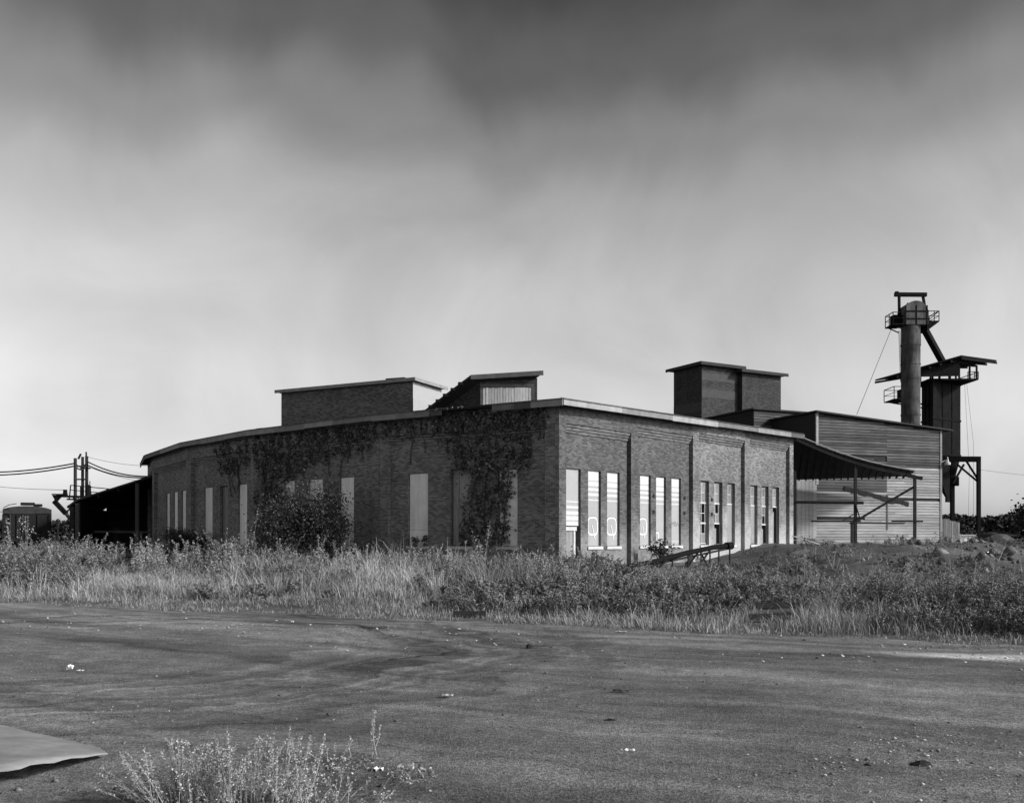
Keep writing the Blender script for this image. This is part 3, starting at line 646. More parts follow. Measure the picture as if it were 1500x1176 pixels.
# pile of loose boards and a canvas-pale sheet below the canopy
for k, (xa, ya, xb, yb, Z, hgt) in enumerate([(1163,781,1246,798,55.5,.03),(1166,786,1238,797,54.6,.03),(1180,783,1225,794,56,.03),(1162,790,1205,799,54,.03),(1175,779,1215,786,57,.04)]):
    p, q = P(xa,ya,Z), P(xb,yb,Z-1)
    for v in (p, q): v.z = max(float(gz(v.x, v.y)), 0)+.05
    p.z += .25+.05*k
    o = MB().beam(Vector((0,0,0)), q-p, .25 if k != 1 else .5, .04).build('loose_board', MT['plank'], None, p)
    tag(o, ['long pale board sloping down the mound from the warehouse door','wide pale board lying lowest on the mound under the canopy','short board lying across the middle of the loose board pile','short board half buried at the foot of the end wall','board propped against the sill of the planked door'][k], 'board', 'loose boards under the canopy')
# lamp on the warehouse corner
cr_ = wc+Vector((math.cos(WD), math.sin(WD), 0))*WL
g = thing('yard_lamp', 'pale gooseneck yard lamp on the warehouse corner', 'lamp', P(1378, 676, 69.3)); 
MB().tube([(0,0,-.05),(.25,0,.05),(.42,0,.08)], .025, 6).build('arm', MT['galv'], g); MB().tube([(.46,0,.32),(.46,0,.1),(.46,0,0)], [.03,.07,.10], 8).build('socket', MT['galv'], g)
MB().tube([(.46,0,0),(.46,0,-.08),(.46,0,-.22)], [.1,.2,.19], 10).build('lamp_shade', MT['panel_w'], g)

# ------------------------------------------------------------------ elevator leg
TZ = 78.0; tb = P(1334, 788, TZ); g = thing('elevator_leg', 'tall rusty round elevator leg with railed head platform', 'tower', (tb.x, tb.y, 1.2)); o_ = Vector(g.location)
def lp(px, py, dz=0): return P(px, py, TZ+dz)-o_
s = TZ/FPX; rr = 13.5*s
b = MB(); top = lp(1334, 478).z; ys_ = [478, 506, 507, 548, 549, 557, 609, 610]; zs = [lp(1334, y).z for y in ys_]
def casing(z0, z1, r, nm='casing', m='rust'): MB().tube([(0,0,z0),(0,0,z1)], r, 40).build(nm, MT[m], g, smooth=False)
sec = [478, 506, 534, 555, 608, 660, 720, 790]
for y0, y1 in zip(sec, sec[1:]):
    casing(lp(0,y1).z+.03, lp(0,y0).z-.03, rr)
    casing(lp(0,y1).z-.05, lp(0,y1).z+.05, rr*1.05, 'flange')
# head: a wide drum with a half-round hood
hx0, hx1 = lp(1319.5, 0).x, lp(1354, 0).x; zc = lp(0, 459).z; zb = lp(0, 478).z; b = MB(); hw = .75
prof = [(hx0, zb), (hx0, zc)]+[((hx0+hx1)/2-(hx1-hx0)/2*math.cos(t), zc+.80*math.sin(t)) for t in np.linspace(.15, math.pi-.15, 12)]+[(hx1, zc), (hx1, zb)]
n = len(prof); b.v = [Vector((x, -hw, z)) for x, z in prof]+[Vector((x, hw, z)) for x, z in prof]
b.f = [tuple(range(n))]+[tuple(range(n, 2*n))[::-1]]+[(i, n+i, n+(i+1) % n, (i+1) % n) for i in range(n)]
hd = b.build('head', MT['rust'], g)
for t in (.05,.5,.95): MB().box(hx0+(hx1-hx0)*t-.04, hx0+(hx1-hx0)*t+.04, -hw-.03, -hw-.002, zb, zc+.45).build('rib', MT['steel'], hd)
for yy in (459, 470): MB().box(hx0-.03, hx1+.03, -hw-.035, -hw-.003, lp(0,yy).z-.05, lp(0,yy).z+.05).build('band', MT['steel'], hd)
for k in range(7): MB().box((hx0+hx1)/2-.42+k*.13,(hx0+hx1)/2-.35+k*.13,-.1,.1,zc+.62,zc+.84-.02*abs(k-3)).build('bolt', MT['steel'], hd)
# platform and rails
pf = lp(0, 477).z; MB().box(lp(1302,0).x, hx0-.05, -.8, .8, pf-.08, pf).build('platform', MT['steel'], g); MB().box(hx1+.05, lp(1372,0).x, -.5, 1.3, pf+.2, pf+.28).build('platform', MT['steel'], g)
MB().add([(hx1,-.5,pf-.5),(lp(1372,0).x,-.5,pf+.2),(hx1,-.5,pf+.2),(hx1,1.3,pf-.5),(lp(1372,0).x,1.3,pf+.2),(hx1,1.3,pf+.2)],[(0,1,2),(3,5,4),(0,3,4,1)]).build('platform_bracket', MT['steel'], g)
MB().beam((lp(1304,0).x,-.7,pf), (-rr,-.5,pf-.45), .08).beam((lp(1304,0).x,.7,pf), (-rr,.5,pf-.45), .08).build('platform_brace', MT['steel'], g)
MB().box(lp(1306,0).x, hx0, -.35, .35, pf+.02, pf+.75).build('motor', MT['steel'], g)
def rail(pts, h, nm='railing'):
    b = MB()
    for p in pts: b.beam(p, p+Vector((0,0,h)), .05)
    for p, q in zip(pts, pts[1:]): b.beam(p+Vector((0,0,h)), q+Vector((0,0,h)), .05); b.beam(p+Vector((0,0,h*.5)), q+Vector((0,0,h*.5)), .035)
    return b
xl = lp(1302.5,0).x; xr = lp(1371.5,0).x
rail([Vector((hx0,-.8,pf)),Vector((xl,-.8,pf)),Vector((xl,0,pf)),Vector((xl,.8,pf)),Vector((hx0,.8,pf))], .85).build('railing', MT['steel'], g)
rail([Vector((hx1+.1,-.5,pf+.25)),Vector((hx1+.55,-.5,pf+.25)),Vector((xr,-.5,pf+.25)),Vector((xr,1.3,pf+.25)),Vector((hx1+.1,1.3,pf+.25))], .75).beam((hx1+.1,-.5,pf+.3),(xr,-.5,pf+1.0),.05).build('railing', MT['steel'], g)
MB().beam(lp(1317.5,472), lp(1317,434), .17).build('hoist_post', MT['steel'], g); MB().beam(lp(1358,470), lp(1352,434), .17).build('hoist_post', MT['steel'], g)
MB().beam(lp(1310.5,431.5), lp(1357,431.8), .3, .28).build('hoist_beam', MT['steel'], g); MB().box(-.12,.12,-.12,.12,0,.12).build('hoist_pulley', MT['steel'], g, lp(1313.5,429.5))
MB().box(rr+.02, rr+.06, -.05, .05, lp(0,506).z, lp(0,490).z).box(rr-.05, rr+.06, -.05, .05, lp(0,506).z, lp(0,506).z+.05).build('conduit', MT['steel'], g)
sp_ = MB().beam(lp(1352, 478), P(1380.5, 530, 81)-o_, .42, .42).build('spout', MT['steel'], g)
MB().tube([lp(1316.5,484), lp(1319,560)], .02, 5).build('cable', MT['wire'], g); MB().tube([lp(1318.3,484), lp(1320,560)], .02, 5).build('cable', MT['wire'], g)

# ------------------------------------------------------------------ bin
BZ = 83.0; bb = P(1379, 788, BZ); g = thing('storage_bin', 'black steel bin on posts with hopper bottom and wide pitched roof', 'storage bin', (bb.x, bb.y, 1.0)); o_ = Vector(g.location)
bp_ = lambda px, py, Z=BZ: P(px, py, Z)-o_
s = BZ/FPX; br_ = 28.5*s
bc = [bp_(1367,788,81.2), bp_(1407,788,83.4), bp_(1391,788,86.4), bp_(1350,788,84.2)]; bc = [Vector((v.x, v.y, 0)) for v in bc]; mid = sum(bc, Vector((0,0,0)))/4
def bz(y0, y1, k=1.0): return [mid+(v-mid)*k+Vector((0,0,bp_(0,y0).z)) for v in bc]+[mid+(v-mid)*k+Vector((0,0,bp_(0,y1).z)) for v in bc]
MB().hexa(bz(668, 560)).build('bin_shell', MT['bin'], g)
for yy in (563, 616, 667): MB().hexa(bz(yy+1.3, yy-1.3, 1.045)).build('band', MT['bin'], g)
tip = bp_(1388.5, 788, 83.5); tip.z = 0; hq = [tip+(v-mid)*.14 for v in bc]
MB().hexa([v+Vector((0,0,bp_(0,728).z)) for v in hq]+[v+Vector((0,0,bp_(0,668.5).z)) for v in bc]).build('hopper', MT['bin'], g)
MB().hexa([v+Vector((0,0,bp_(0,735).z)) for v in hq]+[v+Vector((0,0,bp_(0,728.1).z)) for v in hq]).build('outlet', MT['bin'], g)
for i_ in range(4):
    for t_ in (.33, .67): v = bc[i_].lerp(bc[(i_+1) % 4], t_); v = mid+(v-mid)*1.015; MB().beam(v+Vector((0,0,bp_(0,666).z)), v+Vector((0,0,bp_(0,564).z)), .07, .07).build('stiffener', MT['bin'], g)
# roof and its frame
r0, r1, r2, r3 = bp_(1282,558,80.5), bp_(1408,522.5,80), bp_(1460,529.5,84), bp_(1350,547,90)
up = Vector((0,0,.12)); MB().hexa([r0,r1,r2,r3,r0+up,r1+up,r2+up,r3+up]).build('roof', MT['steel'], g)
l0, l1 = bp_(1284,559,81), bp_(1412,545,80.5)
for k in range(9):
    t = k/8; MB().beam(r0.lerp(r1, t)-up, r3.lerp(r2, t)-up, .08, .16).build('rafter', MT['steel'], g)
MB().add([bp_(1345,538,80.6), bp_(1405,527,80.6), bp_(1405,551,80.6), bp_(1345,552,80.6)], [(0,1,2,3)]).build('side_screen', MT['steel'], g); MB().add([bp_(1346,538,86), bp_(1405,527,86), bp_(1405,551,86), bp_(1346,552,86)], [(0,3,2,1)]).build('side_screen', MT['steel'], g)
fl = bp_(0, 562).z; xl, xr = bp_(1299,0).x, bp_(1417,0).x
MB().box(-br_-.2, xr, -2.0, 2.0, fl, fl+.12).build('deck', MT['steel'], g)
for px in (1352, 1362, 1377, 1390, 1405, 1415):
    for yy in (-1.9, 1.9): MB().beam((bp_(px,0).x, yy, fl), (bp_(px,0).x, yy, fl+1.15), .12).build('roof_post', MT['steel'], g)
rail([Vector((br_-.3,-1.95,fl+.1)),Vector((xr-.3,-1.95,fl+.1)),Vector((xr,-1.95,fl+.1)),Vector((xr,1.9,fl+.1))], .55).build('railing', MT['steel'], g)
f2 = bp_(0, 587.5).z
MB().box(xl, bp_(1330,0).x, -1.6, .6, f2-.08, f2).build('landing', MT['steel'], g)
rail([Vector((bp_(1325,0).x,-1.6,f2)),Vector((bp_(1310,0).x,-1.6,f2)),Vector((xl,-1.6,f2)),Vector((xl,.6,f2)),Vector((bp_(1325,0).x,.6,f2))], .95).build('railing', MT['steel'], g)
MB().beam(Vector((bp_(1312,0).x,-1.5,f2)), Vector((bp_(1312,0).x,-1.5,bp_(0,549).z)), .2).build('roof_post', MT['steel'], g)
MB().box(bp_(1314,0).x,bp_(1330,0).x,-1,0,f2,bp_(0,572).z).build('winch_box', MT['steel'], g)
for p, q in (((bp_(1352,0).x), -1.6), ((bp_(1352,0).x), .6)): MB().beam((xl+.3, q, f2), (-br_*.9, q*.6, f2-.5), .1).build('landing_brace', MT['steel'], g)
# the leg frame
GZ = 1.0
def leg(px, yt, Z, r, m='steel'):
    t = bp_(px, yt, Z); q = Vector((t.x, t.y, float(gz(t.x+o_.x, t.y+o_.y))-o_.z-.1)); MB().beam(q, t, r*2).build('leg', MT[m], g)
leg(1433.5, 674, 79, .13); leg(1395, 668, 80, .14); leg(1434, 672, 86, .12); leg(1352, 668, 85, .13); leg(1356, 668, 80.5, .13)
MB().beam(bp_(1352,672,80), bp_(1434.5,672.5,79), .3, .42).build('beam', MT['steel'], g); MB().beam(bp_(1352,672,86), bp_(1434.5,672.5,86), .3, .42).build('beam', MT['steel'], g)
MB().beam(bp_(1434,672.5,79), bp_(1434.2,672.5,86), .3, .42).build('beam', MT['steel'], g)
for c in ((1416,676,1432.5,702),(1402,680,1432,705),(1412,680,1396,708)): MB().beam(bp_(c[0],c[1],79.2), bp_(c[2],c[3],79.1), .13).build('knee_brace', MT['steel'], g)
MB().box(-.15,.15,-.15,.15,-.35,.35).build('switch_box', MT['steel'], g, bp_(1401,705,79.8))
for px in (1409, 1415, 1421, 1424):
    pass
def wire_obj(pts, r, label, cat='cable', group=None, nm='cable', sag=0, n=14):
    b = MB(); q = []
    for p0, p1 in zip(pts, pts[1:]):
        for k in range(n+1): t = k/n; v = p0.lerp(p1, t); v.z -= 4*sag*t*(1-t); q.append(v)
    o_ = q[0].copy(); b.tube([v-o_ for v in q], r, 5); o = b.build(nm, MT['wire'], None, o_); tag(o, label, cat, group); return o
wire_obj([P(1306,481,77.6), P(1255,607,69)], .018, 'taut guy wire running from the elevator head down to the warehouse roof', 'guy wire', nm='guy_wire')
wire_obj([P(1413,562,81), P(1420,690,80), P(1418,785,80)], .010, 'thin slack line hanging from the bin deck past the leg frame', group='slack lines below the bin', nm='slack_line')
wire_obj([P(1416,562,81), P(1426,650,80), P(1426,780,80)], .010, 'thin slack line hanging from the bin deck corner to the ground', group='slack lines below the bin', nm='slack_line')
wire_obj([P(1436,688,79), P(1700,703,120)], .012, 'thin service wire leaving the leg frame over the trees', nm='service_wire', sag=.4)

# plank fence by the bin
g = thing('plank_fence', 'short grey vertical plank fence between warehouse and bin leg', 'fence', (P(1379,788,72).x, 72, 1.15)); k = 0
xa, xb = P(1379,0,72).x, P(1406,0,72).x; n = 9
for k in range(n):
    x = (xb-xa)*k/n; h_ = 1.85-.03*k+random.uniform(-.06,.04); MB().box(x+.008, x+(xb-xa)/n-.008, random.uniform(-.015,.015), .05, -.2, h_).build('plank', MT['wood'], g)
MB().box(0,xb-xa,.052,.1,1.3,1.4).box(0,xb-xa,.052,.1,.3,.4).build('fence_rail', MT['mwood'], g)

# ------------------------------------------------------------------ left: lean-to shed
SZ = 72.5; sl = P(104, 788, SZ); g = thing('open_shed', 'dark open-fronted timber shed leaning against the roundhouse end', 'shed', (sl.x, sl.y, .3)); o_ = Vector(g.location)
q = lambda px, py, Z=SZ: P(px, py, Z)-o_
e0, e1 = q(104,738), q(236,694.5); dpt = Vector((-2.0, 11, 0))
knee = q(113, 733.5)
up = Vector((0,0,.14))
MB().hexa([knee, e1, e1+dpt, knee+dpt, knee+up, e1+up, e1+dpt+up, knee+dpt+up]).build('roof', MT['roof'], g)
lo = q(98, 744); MB().hexa([lo, knee-Vector((.02,0,0)), knee+dpt-Vector((.02,0,0)), lo+dpt, lo+up, knee+up-Vector((.02,0,0)), knee+dpt+up-Vector((.02,0,0)), lo+dpt+up]).build('eave', MT['roof'], g)
for px, m_, wdt, yt in ((113, 'mwood', .26, 737), (200.5, 'mwood', .24, 708), (105.5, 'dwood', .3, 742)):
    t = q(px, yt); MB().beam(Vector((t.x, t.y+.1, -.2)), t+Vector((0,.1,0)), wdt).build('post', MT[m_], g)
for k in range(5): t = q(113+ k*29, 733.5-k*9.4)+Vector((0,.25,-.12)); MB().beam(t, t+dpt*.97, .1, .2).build('purlin', MT['dwood'], g)
MB().hexa([q(107,742)+dpt+Vector((0,0,-5)), q(236,697)+dpt+Vector((0,0,-7)), q(236,697)+dpt+Vector((0,.1,-7)), q(107,742)+dpt+Vector((0,.1,-5)), q(107,735)+dpt, q(236,694)+dpt, q(236,694)+dpt+Vector((0,.1,0)), q(107,735)+dpt+Vector((0,.1,0))]).build('back_wall', MT['dwood'], g)
t = q(106,742); MB().hexa([(t.x,t.y+.3,-.3),(t.x+.1,t.y+.3,-.3),Vector((t.x+.1,t.y+.3,-.3))+dpt,Vector((t.x,t.y+.3,-.3))+dpt,(t.x,t.y+.3,t.z),(t.x+.1,t.y+.3,t.z),Vector((t.x+.1,t.y+.3,t.z))+dpt,Vector((t.x,t.y+.3,t.z))+dpt]).build('side_wall', MT['dwood'], g)
t = q(235,696); MB().hexa([(t.x,t.y+.8,-.3),(t.x+.1,t.y+.8,-.3),Vector((t.x+.1,t.y,-.3))+dpt,Vector((t.x,t.y,-.3))+dpt,(t.x,t.y+.8,t.z),(t.x+.1,t.y+.8,t.z),Vector((t.x+.1,t.y,t.z))+dpt,Vector((t.x,t.y,t.z))+dpt]).build('side_wall', MT['dwood'], g)  # unseen right wall, added to stop sun leaking into the shed
a_, c_ = q(113,778), q(226,779); MB().beam(a_+Vector((0,3,0)), c_+Vector((0,3,0)), .1, .16).build('rail', MT['mwood'], g)
a_, c_ = q(140,786), q(150,786); MB().beam(a_+Vector((0,4,-.6)), a_+Vector((0,4,.7)), .4).build('stored_timber', MT['dwood'], g)
for k in range(6):
    a_ = q(118+k*18, 781+random.uniform(-3,3)); MB().box(-.45,.45,-.4,.4,-1,random.uniform(-.1,.35)).build('stored_crate', MT['dwood'], g, a_+Vector((0,6,0)), random.uniform(-.5,.5))

# poles and loading conveyor
def pole(px, yt, Z, r, label, fit=None):
    b0 = P(px, 788, Z); g = thing('utility_pole', label, 'utility pole', (b0.x, b0.y, .2), group='utility poles by the open shed'); ht = P(px, yt, Z).z-.2
    MB().tube([(0,0,-.3),(0,0,ht)], [r*1.15, r], 10).build('pole', MT['dwood'], g)
    if fit == 'a':
        for z in (ht-.8, ht-1.9): MB().box(-.5,.3,-.22,-.14,z-.06,z+.06).build('crossarm', MT['dwood'], g)
        MB().tube([(-.3,-.15,ht-.2),(-.1,-.1,ht+.25)], .09, 6).build('insulator', MT['steel'], g)
    if fit == 'b':
        MB().tube([(.2,-.2,ht-3.4),(.2,-.2,ht-2.5),(.2,-.2,ht-2.4)], [.24,.24,.12], 12).build('transformer', MT['steel'], g)
        MB().tube([(.05,-.2,ht-2.4),(.05,-.2,ht-2.1)], .04, 6).build('bushing', MT['steel'], g); MB().tube([(.35,-.2,ht-2.4),(.35,-.2,ht-2.1)], .04, 6).build('bushing', MT['steel'], g)
        MB().tube([(.4,-.2,ht-2.9),(.6,-.2,ht-3.6),(.5,-.2,ht-4.1)], .03, 5).build('drop_lead', MT['wire'], g); MB().tube([(0,-.1,ht),(0,-.1,ht+.35)], .07, 6).build('insulator', MT['steel'], g)
        MB().box(-.45,.4,-.25,-.17,ht-1.1,ht-.98).build('crossarm', MT['dwood'], g)
pole(110.3, 671, 84, .13, 'bare utility pole without fittings, beside the loading spout')
pole(121, 669, 86, .12, 'utility pole with stubby crossarms, between the bare pole and the transformer pole', 'a')
pole(127, 668, 86, .13, 'utility pole carrying a small transformer can and drop leads', 'b')
for k, (ya, yb) in enumerate(((689,677),(693.5,681))):
    wire_obj([P(-60,ya+1,98), P(110,yb+1.5,84.2), P(128,yb-.5,86)], .06, ['upper heavy line slung from the left to the pole group','lower heavy line slung from the left to the pole group'][k], 'power line', nm='power_line', sag=.35)
for k, (ya, yb) in enumerate(((676,696),(681,697))):
    wire_obj([P(128,ya,86), P(240,yb,80)], .055, ['upper heavy line from the transformer pole to the roundhouse','lower heavy line from the transformer pole to the roundhouse'][k], 'power line', nm='power_line', sag=.5)
for k, (ya, yb, l) in enumerate(((669,682,'highest thin wire from the pole group over the shed roof'),(683,709,'lowest thin wire from the transformer pole down over the shed roof'))):
    wire_obj([P(128,ya,86), P(238,yb,84)], .015, l, 'wire', nm='service_wire', sag=.25)
wire_obj([P(-60,705,110), P(96,717.5,82)], .02, 'thin single wire reaching the loading conveyor from the left', 'wire', nm='service_wire', sag=.2)
wire_obj([P(-60,748.5,92), P(8,749.5,86)], .025, 'thin low wire ending at the hopper rail car', 'wire', nm='service_wire')
g = thing('loading_conveyor', 'dark railed loading conveyor with spout projecting above the shed roof', 'conveyor', P(110,738,81)); o_ = Vector(g.location)
q = lambda px, py, Z=81: P(px, py, Z)-o_
MB().beam(q(84,726.5), q(190,729.5), .5, .16).build('conveyor_belt', MT['steel'], g); MB().beam(q(98,731), q(190,735,81), .12, .12).build('truss_chord', MT['steel'], g)
for px in (100,106,113,120,127,134): MB().beam(q(px,727), q(px+3,732), .07).build('truss_strut', MT['steel'], g)
MB().hexa([q(75.5,724.5,80.6),q(93,726,80.6),q(93,726,81.4),q(75.5,724.5,81.4)]+[q(75.5,723,80.6),q(98,723,80.6),q(98,723,81.4),q(75.5,723,81.4)]).hexa([q(81,734,80.7),q(85,734,80.7),q(85,734,81.3),q(81,734,81.3),q(76,724.7,80.7),q(92,726.2,80.7),q(92,726.2,81.3),q(76,724.7,81.3)]).build('discharge_hood', MT['steel'], g)
MB().beam(q(79.5,734), q(97,752.5), .4, .3).build('spout', MT['steel'], g); MB().beam(q(97,752.5), q(103,760.5), .28, .2).build('spout_tip', MT['mwood'], g)
MB().beam(q(96,751), q(108,740), .12, .1).build('spout_strut', MT['steel'], g)
MB().tube([q(93,724)+Vector((0,0,0)), q(98,724)], .18, 8).build('motor', MT['steel'], g); MB().box(-.12,.12,-.12,.12,0,.3).build('motor_cover', MT['steel'], g, q(95.5,722.5))
rb = MB()
for px, y0, y1 in ((102,726,710.5),(118,727,712.5),(156.5,729,715.5)): rb.beam(q(px,y0), q(px+ (1.5 if px < 110 else 0),y1), .07)
rb.beam(q(103.5,710.5), q(186,718.5), .07).beam(q(102.5,717.5), q(180,724.5), .06); rb.build('railing', MT['steel'], g)
MB().beam(q(128,729), q(128,760), .2).build('trestle_leg', MT['steel'], g); MB().beam(q(175,730), q(175,765), .2).build('trestle_leg', MT['steel'], g)

# ------------------------------------------------------------------ hopper rail car
CZ = 74.0; c0 = P(40, 788, CZ); g = thing('hopper_car', 'boxy railway hopper car seen end-on beyond the weeds', 'rail car', (c0.x, c0.y, .5), R(25.3)); 
Wd = 1.6; zb, zt = 1.0, P(0,740,CZ).z-.5; LC = 11.0
MB().add([(-Wd,0,zb),(Wd,0,zb),(Wd,LC,zb),(-Wd,LC,zb),(-Wd,0,zt-.3),(Wd,0,zt-.3),(Wd,LC,zt-.3),(-Wd,LC,zt-.3)],[(0,3,2,1),(0,1,5,4),(1,2,6,5),(2,3,7,6),(3,0,4,7),(4,5,6,7)]).build('body', MT['car'], g)
n = 9; ax = [(-Wd+2*Wd*k/n) for k in range(n+1)]; b = MB()
pr_ = [(x, zt-.3+.42*math.sqrt(max(0, 1-(x/Wd)**2*.82))-.17) for x in ax]
b.v = [Vector((x,-.05,z)) for x, z in pr_]+[Vector((x,LC,z)) for x, z in pr_]+[Vector((-Wd,-.05,zt-.62)),Vector((Wd,-.05,zt-.62))]
b.f = [(i, i+1, n+2+i, n+1+i) for i in range(n)]+[tuple([2*n+2, 2*n+3]+list(range(n, -1, -1)))]; b.build('end_cap', MT['car_l'], g)
MB().box(-.45,.5,.4,2.2,zt+.05,zt+.22).box(.4,1.0,.4,2.4,zt-.02,zt+.12).build('roof_hatch', MT['car'], g)
MB().tube([(-Wd+.05,.1,zt-.2),(-Wd+.4,.1,zt+.02),(-Wd+.9,.1,zt+.12)], .03, 6).build('grab_rail', MT['rail'], g)
for x in (-1.58,-1.1,-.65,-.3,.7,1.45): MB().box(x-.05,x+.05,-.1,-.002,zb,zt-.66).build('rib', MT['car_l'] if x in (-1.1,-.3) else MT['car'], g)
for k in range(7): MB().box(-1.55,-1.15,-.13,-.10,zb+.2+k*.33,zb+.23+k*.33).build('ladder_rung', MT['rail'], g)
MB().box(.55,Wd-.1,-.09,-.06,zt-.58,zt-.52).build('running_board', MT['car_l'], g); MB().box(-Wd,Wd,-.2,.1,zb-.15,zb+.02).build('end_sill', MT['rail'], g)
for y in (1.4, 3.0, 8.4, 10.0):
    for x in (-.75, .75): MB().tube([(x-.07,y,.45),(x+.07,y,.45)], .45, 14).build('wheel', MT['rail'], g)
MB().tube([(0,-.55,.8),(0,0,.8)], .12, 8).build('coupler', MT['rail'], g)
MB().box(-.9,.9,.8,3.5,.5,.85).build('truck_frame', MT['rail'], g); MB().box(-.9,.9,7.8,10.6,.5,.85).build('truck_frame', MT['rail'], g)

# ------------------------------------------------------------------ trestle with pipe
g = thing('pipe_trestle', 'inclined dark pipe carried on spindly trestle legs before the end wall', 'pipe trestle', P(1068, 788, 45)); g.location.z = .4; o_ = Vector(g.location)
q = lambda px, py, Z: P(px, py, Z)-o_
pp = [q(921,830,40.5), q(960,822,41.5), q(1005,810,42.8), q(1045,801.5,44.2), q(1066,799.5,45)]
MB().tube(pp, .11, 10).build('pipe', MT['steel'], g); MB().tube([q(1064,799.6,44.9), q(1071,799,45.2)], .17, 10).build('pipe_end', MT['steel'], g)
MB().beam(q(960,826,41.6), q(1066,803.5,45), .08, .08).build('stringer', MT['dwood'], g)
for px, Z, yt in ((1069,45,800),(1053,44.5,801),(1040,44,803),(1027,43.6,806),(1008,43,811),(985,42.2,817),(963,41.5,822)):
    t = q(px, yt, Z); gr = float(gz(t.x+o_.x, t.y+o_.y))-o_.z-.1; MB().tube([(t.x,t.y,gr), t], .035, 6).build('leg', MT['dwood'], g)
for (xa,ya,xb,yb,Z) in ((1018,835,1040,806,43.8),(1026,808,1040,836,43.9),(962,834,978,819,41.8),(1000,838,1022,810,43.2)):
    MB().beam(q(xa,ya,Z), q(xb,yb,Z), .07).build('cross_brace', MT['dwood'], g)

# ------------------------------------------------------------------ far right oddments
g = thing('rounded_shell', 'dark rounded sheet-metal shell with pale top lying behind the mound', 'scrap shell', (P(1460,0,74).x, 74, 1.0)); b = MB()
n = 14; pr_ = [(1.25*math.cos(t), 1.05*math.sin(t)) for t in np.linspace(math.pi, 0, n)]
for y, sc_ in ((-1.2,.55),(-.9,.9),(0,1),(1.5,1),(2.2,.8)): b.v += [Vector((x*sc_+.18*y, y, max(z*sc_, 0))) for x, z in pr_]
for j in range(4): b.f += [(j*n+i, j*n+i+1, (j+1)*n+i+1, (j+1)*n+i) for i in range(n-1)]
b.f.append(tuple(range(n))); b.build('shell', MT['rust'], g)
MB().add([(-.1,-1.0,1.06),(1.15,-1.0,.74),(1.5,1.4,.78),(.3,1.4,1.22)],[(0,1,2,3)]).build('pale_sheet', MT['galv'], g)
MB().box(.6,3.5,-.5,.5,-.2,.28).build('low_frame', MT['dwood'], g)
g = thing('low_shed', 'low pale shed seen past the bin leg before the trees', 'shed', (P(1432,0,100).x, 100, .8))
MB().box(-2.2,2.2,0,4,-.3,1.05).build('wall', MT['panel'], g); MB().box(-2.4,2.4,-.2,4.2,1.05,1.15).build('roof', MT['galv'], g)

# ------------------------------------------------------------------ vegetation
def leaf_quads(c, size, tilt_up=.3, aspect=.6):
    """diamond leaves at points c (n,3) with random facing"""
    n = len(c); d = rng.normal(size=(n,3)); d[:,2] *= .7; d /= np.linalg.norm(d, axis=1, keepdims=True)
    e = np.cross(d, rng.normal(size=(n,3))); e /= np.linalg.norm(e, axis=1, keepdims=True)
    s_ = (size*rng.uniform(.6,1.3,n))[:,None]
    v = np.stack([c-d*s_*.5, c+e*s_*aspect*.5, c+d*s_*.5, c-e*s_*aspect*.5], 1).reshape(-1,3)
    return v, np.arange(4*n).reshape(n,4)
def crown_points(n, centre, rad, clumps, seed):
    r_ = np.random.default_rng(seed); cl = r_.normal(size=(clumps,3)); cl /= np.linalg.norm(cl,axis=1,keepdims=True); cl *= r_.uniform(.25,.95,(clumps,1)); cl[:,2] = np.abs(cl[:,2])*1.0-.25*(r_.random(clumps) < .4)
    k = r_.integers(0, clumps, n); p = cl[k]+r_.normal(size=(n,3))*.17*r_.uniform(.6,1.5,(clumps,1))[k]
    return p*np.array(rad)+np.array(centre), cl*np.array(rad)+np.array(centre)
def bush(name, label, base, rad, n, size, m, clumps=40, seed=1, cat='shrub', trunk_h=0, lift=.45):
    g = thing(name, label, cat, base)
    pts, cl = crown_points(n, (0,0,trunk_h+rad[2]*lift), rad, clumps, seed)
    pts = pts[pts[:,2] > .02]
    v, f = leaf_quads(pts, size); np_mesh('foliage' if not trunk_h else 'crown', v, f, m, g)
    b = MB(); rr_ = random.Random(seed)
    if trunk_h: b.tube([(0,0,-.2),(.1,0,trunk_h),(.0,.1,trunk_h+rad[2]*.5)], [.06*rad[2],.05*rad[2],.02*rad[2]], 8)
    for k in range(min(clumps, 16)):
        e = Vector(cl[k]); s_ = Vector((rr_.uniform(-.15,.15), rr_.uniform(-.15,.15), trunk_h*.9)); b.tube([s_, s_.lerp(e,.5)+Vector((0,0,.1*rad[2])), e], [.03*rad[2]**.5,.022*rad[2]**.5,.008], 5)
    b.build('stem' if not trunk_h else 'trunk', MT['bark'], g); return g
gzf = lambda x, y: float(gz(x, y))
def at_ground(px, Z): x = (px-750)/FPX*Z; return Vector((x, Z, gzf(x, Z)))
bush('large_shrub', 'large dark shrub hiding the second bay windows', at_ground(454, 46.6), (2.25,1.5,2.15), 24000, .105, MT['leaf_bush'], 60, 3, lift=.62)
bush('low_shrub', 'low dark shrub against the far end bay', at_ground(276, 59), (1.6,1.2,1.2), 8000, .10, MT['leaf_bush'], 30, 5, lift=.6)
bush('sapling', 'small leafy sapling under the signboard windows', at_ground(968, 46.6), (.95,.5,.6), 500, .14, MT['leaf_bush'], 12, 9, lift=.9)
bush('tree', 'broad dark tree standing above the far hedge line', at_ground(1518, 128)-Vector((0,0,.3)), (2.9,2.6,2.4), 6000, .38, MT['leaf_tree'], 34, 12, 'tree', 1.9, .55)
bush('far_tree', 'small dark tree seen between the bin legs', at_ground(1396, 118)-Vector((0,0,.3)), (1.9,1.6,1.5), 2500, .36, MT['leaf_tree'], 22, 14, 'tree', .6, .6)
